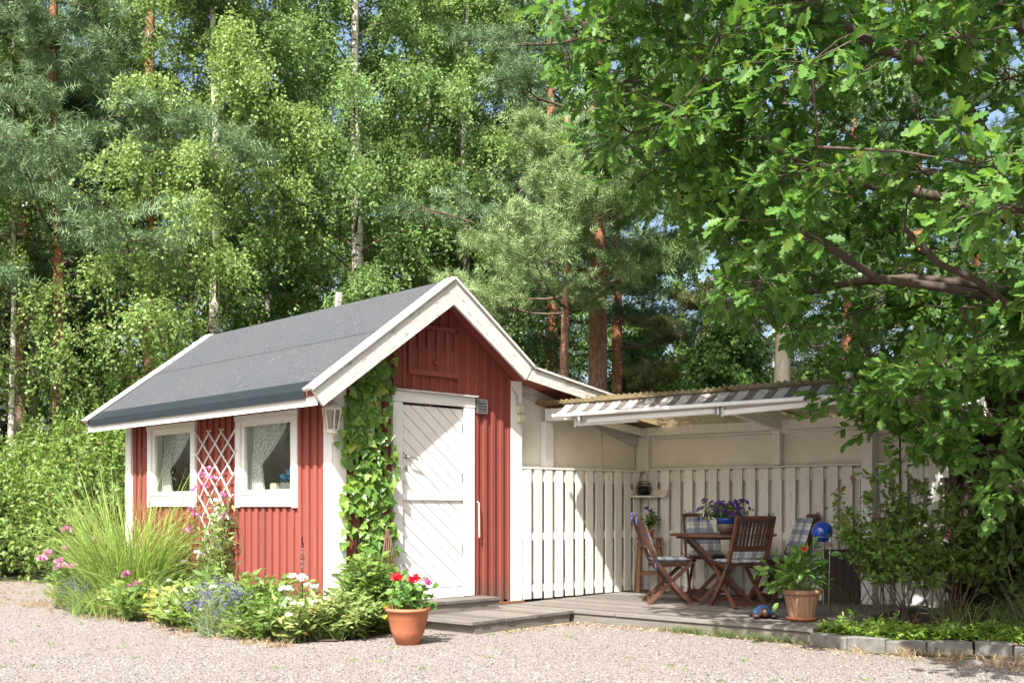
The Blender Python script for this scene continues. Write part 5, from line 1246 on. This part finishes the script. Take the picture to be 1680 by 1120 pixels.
def birch_tree(name, H, r0, zb, spread, nbr, twigs, per, label, leafm='l_birch', lsize=.070, droop=1.0, seed=1, lean=(0, 0), bark='birchbark', group='trees behind the shed', cat='tree', ztop=None, lo_az=None):
    g = np.random.default_rng(seed); t = thing(name, (0, 0, 0), label, cat, group)
    path = trunk_path(H, lean, .12, 16, g); tr_ = MB(); lb_ = MB(); tr_.tube(path, [r0 * (1 - .93 * (p[2] / H) ** 1.1) + .008 for p in path], 12)
    P = []; D = []
    for i in range(nbr):
        f = (i + g.uniform(0, 1)) / nbr; z0 = zb + (H * .97 - zb) * f; az = i * 2.399 + g.normal(0, .4)
        L = spread * (1 - .75 * f ** 1.3) * g.uniform(.7, 1.15); h = np.array([math.cos(az), math.sin(az), 0]); b = pt_on(path, z0)
        s = np.linspace(0, 1, 9)[:, None]; rise = g.uniform(.5, 1.1); curve = b + h * L * s + np.array([0, 0, 1.]) * (L * rise * s - L * (rise * .75 + .15) * s ** 2.2) + np.cumsum(g.normal(0, .035 * L / 3, (9, 3)), 0)
        rb = r0 * (1 - .9 * z0 / H) * .24 + .004; lb_.tube(curve, [rb * (1 - .85 * q) for q in s[:, 0]], 6, False)
        st = g.uniform(.18, 1, twigs); k = st * 8; i0 = np.minimum(k.astype(int), 7); fr = (k - i0)[:, None]; base = curve[i0] * (1 - fr) + curve[i0 + 1] * fr
        side = g.normal(0, 1, (twigs, 3)); side[:, 2] = np.abs(side[:, 2]) * .25; side = unit(side + h * .5)
        Lt = g.uniform(.3, 1.2, twigs) * (.5 + .14 * L); lo_ = Lt * g.uniform(.5, 1.6, twigs) * droop; base = base + g.normal(0, .10, base.shape)
        q = g.uniform(.05, 1, (twigs, per))
        pts = base[:, None] + side[:, None] * (Lt[:, None] * .55 * (1 - (1 - q) ** 2))[..., None] - np.array([0, 0, 1.]) * (lo_[:, None] * q ** 1.5)[..., None]
        P.append((pts + g.normal(0, .045, pts.shape)).reshape(-1, 3)); D.append(np.repeat(side, per, 0))
    P = np.concatenate(P); D = np.concatenate(D); n = len(P)
    tr_.build('trunk', bark, t, True); lb_.build('limbs', 'twig', t, True, 'stuff')
    d = D * .5 + g.normal(0, .6, (n, 3)); d[:, 2] -= .55
    scatter('crown', *L_DIAMOND, frames(d, g.normal(size=(n, 3)) * .9 + np.array([-.55, -.45, .45]), lsize * g.uniform(.65, 1.25, n)), P, leafm, t)
    return t

def pine_tree(name, H, r0, zb, spread, nbr, label, leafm='l_pine', seed=1, lean=(0, 0), shoots=26, tmpl=SHOOT, sc=1.0, flat=.35, dead=0, group='trees behind the shed', bark='pinebark', zpow=1.0, sub=7, up=.25, top=.97):
    g = np.random.default_rng(seed); t = thing(name, (0, 0, 0), label, 'tree', group)
    path = trunk_path(H, lean, .10, 14, g); tr_ = MB(); lb_ = MB(); tr_.tube(path, [r0 * (1 - .8 * (p[2] / H) ** 1.15) + .01 for p in path], 12)
    P = []; D = []
    for i in range(nbr):
        f = ((i + g.uniform(0, 1)) / nbr) ** zpow; z0 = zb + (H * top - zb) * f; az = i * 2.399 + g.normal(0, .5)
        L = spread * (1 - .65 * f) * g.uniform(.65, 1.15); h = np.array([math.cos(az), math.sin(az), 0]); b = pt_on(path, z0); s = np.linspace(0, 1, 7)[:, None]
        curve = b + h * L * s + np.array([0, 0, 1.]) * L * (up * s ** 2 - .10 * s) + np.cumsum(g.normal(0, .05 * L / 3, (7, 3)), 0) * s
        rb = r0 * .20 * (1 - .6 * f) + .008; lb_.tube(curve, [rb * (1 - .8 * q) for q in s[:, 0]], 6, False)
        for k in range(sub):
            q = g.uniform(.35, 1.0) if k else 1.0; j = min(int(q * 6), 5); p0 = curve[j] + (curve[j + 1] - curve[j]) * (q * 6 - j)
            sd = unit(np.cross(h, [0, 0, 1.])[None])[0] * g.choice([-1, 1]) * g.uniform(.3, 1) + h * g.uniform(.3, 1); sd[2] += g.uniform(-.05, .35); sd /= np.linalg.norm(sd)
            l2 = L * g.uniform(.18, .38); e = p0 + sd * l2; lb_.tube([p0, (p0 + e) / 2 + g.normal(0, .02, 3), e], [rb * .35, rb * .25, rb * .12], 4, False)
            m = shoots; c_ = p0 + sd * l2 * g.uniform(.35, 1.05, (m, 1)); off = g.normal(0, 1, (m, 3)) * np.array([1, 1, flat]) * (l2 * .11 + .055); P.append(c_ + off); dd = unit(off + sd * .25 * l2 + np.array([0, 0, .12])); D.append(dd)
    for i in range(dead):
        z0 = g.uniform(zb * .35, zb); az = g.uniform(0, 6.28); b = pt_on(path, z0); L = g.uniform(.3, 1.3); tr_.tube([b, b + np.array([math.cos(az), math.sin(az), g.uniform(-.2, .2)]) * L * .5, b + np.array([math.cos(az), math.sin(az), g.uniform(-.3, .4)]) * L], [.02, .014, .005], 5, False)
    P = np.concatenate(P); D = np.concatenate(D); n = len(P); tr_.build('trunk', bark, t, True); lb_.build('limbs', 'twig', t, True, 'stuff')
    d = D + g.normal(0, .35, (n, 3)); scatter('crown', *tmpl, frames(d, rnd_dirs(n, g), sc * g.uniform(.8, 1.3, n)), P, leafm, t)
    return t

def spruce_tree(name, H, r0, zb, spread, nbr, label, seed=1, leafm='l_spruce', sc=1.3, shoots=70, group='trees behind the shed'):
    g = np.random.default_rng(seed); t = thing(name, (0, 0, 0), label, 'tree', group); path = trunk_path(H, (0, 0), .04, 10, g); tr_ = MB(); tr_.tube(path, [r0 * (1 - .9 * p[2] / H) + .01 for p in path], 10); P = []; D = []
    for i in range(nbr):
        f = (i + g.uniform(0, 1)) / nbr; z0 = zb + (H * .98 - zb) * f; az = i * 2.399; L = spread * (1 - .9 * f) * g.uniform(.8, 1.1) + .15; h = np.array([math.cos(az), math.sin(az), 0]); b = pt_on(path, z0); s = np.linspace(0, 1, 5)[:, None]
        cv = b + h * L * s + np.array([0, 0, 1.]) * L * (-.45 * s + .22 * s ** 2); tr_.tube(cv, [.03 * (1 - .8 * q) for q in s[:, 0]], 4, False)
        q = g.uniform(.12, 1, shoots)[:, None]; base = b + h * L * q + np.array([0, 0, 1.]) * L * (-.45 * q + .22 * q ** 2); sd = np.cross(h, [0, 0, 1.]) * g.choice([-1, 1], shoots)[:, None]
        P.append(base + sd * g.uniform(0, .38, (shoots, 1)) * L * (1.1 - q) * 1.2 - np.array([0, 0, 1.]) * g.uniform(0, .3, (shoots, 1)) * L * .4); D.append(unit(h + sd * .9 + np.array([0, 0, -.7]) + g.normal(0, .25, (shoots, 3))))
    P = np.concatenate(P); D = np.concatenate(D); n = len(P); tr_.build('trunk', 'greybark', t, True); scatter('crown', *SHOOT, frames(D, rnd_dirs(n, g), sc * g.uniform(.8, 1.4, n)), P, leafm, t); return t

# birches
bA = birch_tree('birch_tree', 17, .165, 3.6, 3.4, 50, 62, 30, 'tall birch with white trunk rising behind the shed ridge', seed=3, lean=(.2, 0)); place(bA, W(583, 22.5), .6)
bB = birch_tree('birch_tree', 15, .13, 2.9, 3.3, 50, 62, 30, 'full birch with drooping twigs above the shed roof next to the hedge', seed=8, lean=(-.3, .2)); place(bB, W(345, 21), 2.1)
bC = birch_tree('birch_tree', 15, .12, 4.2, 3.0, 42, 58, 28, 'birch with yellowish leaves between white-trunked birch and the pines', leafm='l_birch', seed=14); place(bC, W(765, 24.5), 1.0)
bD = birch_tree('young_birch', 11, .075, 3.0, 1.8, 40, 26, 22, 'slender young birch with thin white trunk beside the hedge', leafm='l_birch2', seed=21, lean=(.25, .1)); place(bD, W(14, 21.5), .3)
def another(src, label, loc, rz, sc=1.0):
    o = copy_tree(src); o['label'] = label; return place(o, loc, rz, sc)
for (src, x_, Z_, rz, sc, lab) in ((bA, 440, 26, 2.2, .95, 'birch between the two big birches, a step farther back'), (bB, 690, 27, 3.4, 1.0, 'birch behind the white-trunked birch'), (bA, 850, 29, 5.0, 1.0, 'birch behind the pine with red upper trunk'), (bC, 60, 29, 3.9, 1.0, 'birch behind the slender young birch')):
    pass_ = another(src, lab, W(x_, Z_), rz, sc)
# pines
pA = pine_tree('pine_tree', 19, .21, 6.4, 3.6, 40, 'stout pine with flaking brown bark beside the thin pine behind the gable', seed=4, lean=(.5, .1), dead=7, shoots=19, sub=10, sc=1.5); place(pA, W(976, 21.5), .2)
pB = pine_tree('pine_tree', 18, .15, 5.2, 3.4, 44, 'tall blue-green pine standing behind the full birch', seed=9, lean=(-.3, 0), shoots=19, sub=11, sc=1.65); place(pB, W(245, 22.4), 1.4)
pY = pine_tree('young_pine', 8.4, .10, 4.7, 2.1, 32, 'young pine with light needle tufts reaching over the shed gable', 'l_pine_y', seed=12, shoots=14, tmpl=SHOOT_NEAR, sc=1.3, flat=.6, dead=3, sub=10, up=.35); place(pY, W(925, 19.5), 2.0)
pO = pine_tree('old_pine', 6.3, .09, 2.4, 2.2, 30, 'thin yellowish pine beyond the shelter roof', 'l_pine_o', seed=17, shoots=22, sc=1.1, dead=5); place(pO, W(1150, 24), 0)
another(pA, 'slim reddish pine close behind the stout brown pine', W(1020, 25), 2.6, .72)
another(pA, 'pine with red upper trunk between birch and young pine', W(902, 26), 4.0, .85)
another(pB, 'brown-trunked pine behind the slender young birch', W(98, 22.5), .8, .95)
another(pB, 'large pine with bluish crown at the hedge end of the row', W(30, 24.5), 3.0, 1.05)
another(pB, 'pine standing farther left of the hedge', W(-130, 24), 5.0, 1.0)
another(pA, 'reddish pine seen through the oak branches', W(1517, 30), 1.1, .95)
another(pA, 'pale pine farther back through the oak branches', W(1612, 33), 2.2, .9)
another(pA, 'pine trunk in the row behind the yellowish pine', W(1380, 36), 5.2, 1.0)
another(pA, 'dim pine trunk deep behind the birches', W(690, 34), 3.3, 1.0)
# broad-leaved trunk behind the shelter
gT = birch_tree('grey_trunk_tree', 13, .185, 5.0, 3.0, 40, 26, 22, 'tree with thick grey-green trunk right behind the shelter roof', 'l_dark', .085, .35, 31, bark='greybark'); place(gT, W(1283, 20.0), 0)
# spruces and understorey
sA = spruce_tree('spruce_tree', 11, .12, .4, 2.4, 64, 'dark spruce in the shade behind the hedge', 5); place(sA, W(165, 27), 0)
for (x_, Z_, rz, sc, lab) in ((60, 30, 1, 1.1, 'dark spruce behind the brown-trunked pine'), (470, 31, 2, 1.2, 'dark spruce deep behind the two big birches'), (850, 33, 3, 1.15, 'dark spruce between birch and pines'), (700, 30, 4, .9, 'small dark spruce behind the shed ridge'), (1240, 34, 5, 1.2, 'dark spruce behind the grey trunk'), (1450, 38, 1.5, 1.2, 'spruce far behind the oak'), (-60, 28, 2.5, 1.0, 'dark spruce left of the hedge')):
    another(sA, lab, W(x_, Z_), rz, sc)
uA = birch_tree('understorey_tree', 5.0, .06, .7, 2.1, 40, 24, 20, 'dark maple sapling behind the shelter roof', 'l_dark', .10, .3, 41, bark='greybark'); place(uA, W(1190, 22.0), 0)
for (x_, Z_, rz, sc, lab) in ((1120, 25, 1, .9, 'bushy sapling behind the thin yellowish pine'), (1390, 24, 2, .95, 'leafy sapling behind the oak shadow'), (860, 24, 3, .8, 'sapling filling the gap left of the stout pine'), (1050, 30, 4, 1.2, 'sunlit sapling farther back between pines'), (430, 26, 5, 1.0, 'dark sapling below the birches'), (650, 27, 6, 1.0, 'sapling behind the shed ridge'), (180, 23, 2, .9, 'sapling growing above the hedge'), (1580, 25, 1, 1.0, 'sapling behind the carport'), (1720, 24, 3, 1.2, 'sapling beside the carport')):
    another(uA, lab, W(x_, Z_), rz, sc)
# farther row of trees: closes the view between the trunks
lab2 = ['left of the spruces', 'behind the brown-trunked pine', 'behind the full birch', 'between the two big birches', 'behind the white-trunked birch', 'behind the yellowish birch', 'behind the young pine', 'behind the slim pine', 'behind the yellowish pine', 'behind the grey trunk', 'behind the oak', 'behind the carport', 'far past the carport']
for i, (x_, Z_) in enumerate(((-140, 38), (20, 40), (190, 37), (350, 41), (520, 38), (690, 42), (830, 39), (980, 44), (1120, 40), (1270, 43), (1420, 41), (1580, 44), (1750, 40))):
    another((bC, bA, gT)[i % 3], 'distant leafy tree in the far row ' + lab2[i], W(x_, Z_), i * 1.3, 1.0 + .1 * (i % 3))
# trees left of the picture, mirrored in the windows
for (p_, rz, sc, src, lab) in (((-9.5, 13.0, 0), .5, 1.0, bB, 'birch across the yard left of the hedge'), ((-13, 16, 0), 1.5, 1.1, bA, 'tall birch across the yard far left of the hedge'), ((-6.5, 17, 0), 2.5, 1.0, gT, 'leafy tree across the yard behind the hedge end')):
    another(src, lab, p_, rz, sc)
bush_mass('far_hedge', [((-5.0, 13.2, .8), (1.6, 1.6, 1.3)), ((-7.2, 12.8, .8), (1.6, 1.6, 1.2)), ((-9.4, 12.6, .8), (1.6, 1.6, 1.3)), ((-11.8, 12.2, .8), (1.6, 1.6, 1.2))], 'green hedge across the yard seen only in the windows', 'l_bush', L_FOLD, .13, 260, 8)

# undergrowth along the forest edge
PP = np.concatenate([W(x_, Z_)[None] for x_, Z_ in zip(rng.uniform(-150, 1800, 700), rng.uniform(21, 34, 700))]); PP = PP[(PP[:, 1] > 6) | (PP[:, 0] > 8.5)]
n = len(PP); Pq = np.repeat(PP, 26, 0) + rng.normal(0, .35, (n * 26, 3)) * [1, 1, .7]; Pq[:, 2] = np.abs(Pq[:, 2]) + .05 + np.repeat(rng.uniform(0, .9, n), 26); d = rnd_dirs(len(Pq))
tag(scatter('undergrowth', *L_DIAMOND, leaf_frames(d, rng.uniform(.08, .15, len(Pq))), Pq, 'l_dark', None), 'low leafy undergrowth on the forest floor', 'undergrowth')

# bare-branched sapling above the hedge
bs = thing('thin_sapling', W(185, 22.0), 'thin sapling with nearly bare crooked branches in front of the dark spruce', 'sapling')
b0_ = W(185, 22.0); m = MB(); m.tube([b0_, b0_ + [0, 0, 2.2], b0_ + np.array([.05, 0, 3.2]), b0_ + np.array([0.02, 0, 4.1])], [.03, .022, .016, .006], 6); Pl = []
for (z0, dx, dz) in ((2.5, -.9, .35), (2.75, 1.0, -.1), (3.0, -.6, -.5), (3.2, -.9, .1), (3.3, .7, .25), (3.6, -.6, .3), (2.3, -.8, .6), (3.75, .4, .2), (2.4, .5, -.5)):
    p0 = b0_ + [0, 0, z0]; p1 = p0 + RGT * dx * .5 + UP * (dz * .7 + .08) + rng.normal(0, .05, 3); p2 = p0 + RGT * dx + UP * dz + rng.normal(0, .08, 3); m.tube([p0, p1, p2], [.014, .010, .004], 5); Pl += [p1 + (p2 - p1) * q + rng.normal(0, .05, 3) for q in rng.uniform(.3, 1.05, 26)]
m.build('trunk', 'greybark', bs, True); Pl += [b0_ + np.array([0, 0, 4.0]) + rng.normal(0, .1, 3) for _ in range(40)]; Pl = np.array(Pl); scatter('crown', *L_OVAL, leaf_frames(rnd_dirs(len(Pl)), rng.uniform(.07, .12, len(Pl))), Pl, 'l_bush', bs)

# ------------------------------------------------------------------ the oak
oak = thing('oak_tree', (4.5, -6.3, 0), 'spreading oak with lobed leaves hanging over the shelter', 'tree')
g = np.random.default_rng(77)
OC = np.array([3.75, -5.2, 6.2]); OR = np.array([4.7, 4.2, 4.6]); TB = np.array([4.5, -6.3, 0.])
edge = np.array([(900, -400), (930, 40), (960, 150), (1000, 250), (1060, 300), (1140, 360), (1190, 440), (1270, 545), (1350, 600), (1380, 700), (1440, 760), (1700, 800)])   # outline rows seen in the photograph
cl = []
while len(cl) < 760:
    d = rnd_dirs(1, g)[0]; r = g.uniform(.45, 1.0) ** .6; p = OC + OR * d * r
    if p[2] < 1.9 or p[2] > 10.5: continue
    x_, y_, Z_ = proj(p)
    lim = np.interp(y_, [a[1] for a in edge], [a[0] for a in edge])
    if x_ < lim + 25 + g.uniform(0, 40): continue
    if p[0] + .73 * p[2] < 2.75: continue
    if y_ > 520 and Z_ < 7.2: continue
    if y_ > 760: continue
    if 1380 < x_ < 1700 and 130 < y_ < 420 and g.random() < .62: continue
    if 1300 < x_ < 1700 and 420 < y_ < 600 and g.random() < .35: continue
    cl.append(p)
def hand(x_, y_, Z_): cl.append(CAM + Z_ * ray(x_, y_))
for q in ((1385, 650, 10.2), (1425, 650, 10.0), (1470, 660, 9.8), (1520, 640, 9.6), (1500, 735, 9.9), (1530, 720, 9.6), (1490, 700, 10.0), (1580, 690, 9.2), (1640, 740, 8.9), (1660, 800, 8.6), (1560, 610, 9.4), (1620, 590, 9.0), (1680, 690, 8.6),
          (935, 95, 9.6), (985, 150, 9.5), (960, 40, 9.4), (1020, 230, 9.6), (1050, 110, 9.2), (1090, 190, 9.3), (1075, 280, 9.4), (1130, 240, 9.0), (1150, 330, 9.1), (1215, 400, 9.2), (1240, 480, 9.4), (1290, 530, 9.4), (1200, 300, 8.8), (1110, 60, 8.8), (1180, 130, 8.6), (1660, 300, 6.2), (1630, 340, 6.3), (1690, 330, 6.1), (1600, 270, 6.6)): hand(*q)
cl = np.array(cl)
tr_ = MB(); tpth = np.array([TB, TB + [.05, .03, 1.6], TB + [-.1, .12, 3.2], TB + [-.2, .25, 5.0], TB + [-.35, .5, 7.0], TB + [-.5, .7, 9.0]]); tr_.tube(tpth, [.30, .25, .22, .17, .11, .05], 12)
# main limbs, then branches from the limbs to the leaf clusters
limbs = []
for k, (z0, e) in enumerate(((2.6, (1.2, -3.4, 4.2)), (3.2, (.2, -4.6, 5.2)), (3.6, (2.2, -2.2, 5.2)), (4.4, (.6, -6.6, 6.8)), (5.0, (2.2, -3.0, 7.6)), (2.9, (3.2, -2.6, 3.1)), (5.6, (3.6, -7.6, 8.4)), (3.4, (5.6, -3.2, 5.4)), (2.4, (2.0, -5.0, 3.6)))):
    b_ = np.array([np.interp(z0, tpth[:, 2], tpth[:, 0]), np.interp(z0, tpth[:, 2], tpth[:, 1]), z0]); e = np.array(e); s = np.linspace(0, 1, 9)[:, None]
    c_ = b_ + (e - b_) * s + np.array([0, 0, 1.]) * .5 * np.sin(s * math.pi) * (.6 if k % 2 else -.3) + np.cumsum(g.normal(0, .07, (9, 3)), 0) * np.minimum(1, s * 3); tr_.tube(c_, [.055 * (1 - .75 * q) + .008 for q in s[:, 0]], 8); limbs.append(c_)
LP = np.concatenate(limbs + [tpth[2:]])
P = []; D = []
LP = list(LP); cl = cl[np.argsort(np.linalg.norm(cl - OC, axis=1))]
for c_ in cl:
    A_ = np.array(LP); i = np.argmin(np.linalg.norm(A_ - c_, axis=1) + np.where(A_[:, 2] > c_[2] + .6, .6, 0)); b_ = A_[i]; mid = (b_ + c_) / 2 + g.normal(0, .10, 3) - [0, 0, .04]
    L = np.linalg.norm(c_ - b_); tr_.tube([b_, mid, c_], [.007 + .005 * L, .006 + .003 * L, .005], 5, False); LP += [mid, c_]
    nt = 11
    for k in range(nt):
        dv = rnd_dirs(1, g)[0] * np.array([1, 1, .55]); e = c_ + dv * g.uniform(.25, .55); tr_.tube([c_, (c_ + e) / 2 + g.normal(0, .03, 3), e], [.005, .004, .0025], 3, False)
        m = 9; q = g.uniform(.25, 1.05, m)[:, None]; q[:5] = g.uniform(.8, 1.1, (5, 1)); P.append(c_ + (e - c_) * q + g.normal(0, .025, (m, 3))); rr = rnd_dirs(m, g); dd = unit(dv[None])[0] * .8 + rr * .9; dd[:, 2] -= .35; D.append(dd)
P = np.concatenate(P); D = np.concatenate(D); n = len(P)
tr_.build('trunk', 'oakbark', oak, True)
sz = g.uniform(.09, .155, n); Rm = frames(D, np.array([-.35, -.25, 1.0]) + g.normal(0, .55, (n, 3)), sz)
x_, y_, Z_ = proj(P); vis = (x_ > 0) & (x_ < 1680) & (y_ > 0); order = np.argsort(np.where(vis, Z_, 99) / sz); k = order[:300]; rest = order[300:]
leaf_objects('leaf', L_OAK, Rm[k], P[k], 'l_oak', oak, 300)
inn = rest[(x_[rest] > -60) & (x_[rest] < 1800) & (y_[rest] > -120)]; outn = np.setdiff1d(rest, inn); outn = outn[g.random(len(outn)) < .6]
scatter('crown', *L_OAK, Rm[inn], P[inn], 'l_oak', oak); scatter('upper_crown', *L_FOLD, Rm[outn] * 1.35, P[outn], 'l_oak', oak)
print('oak leaves', n)
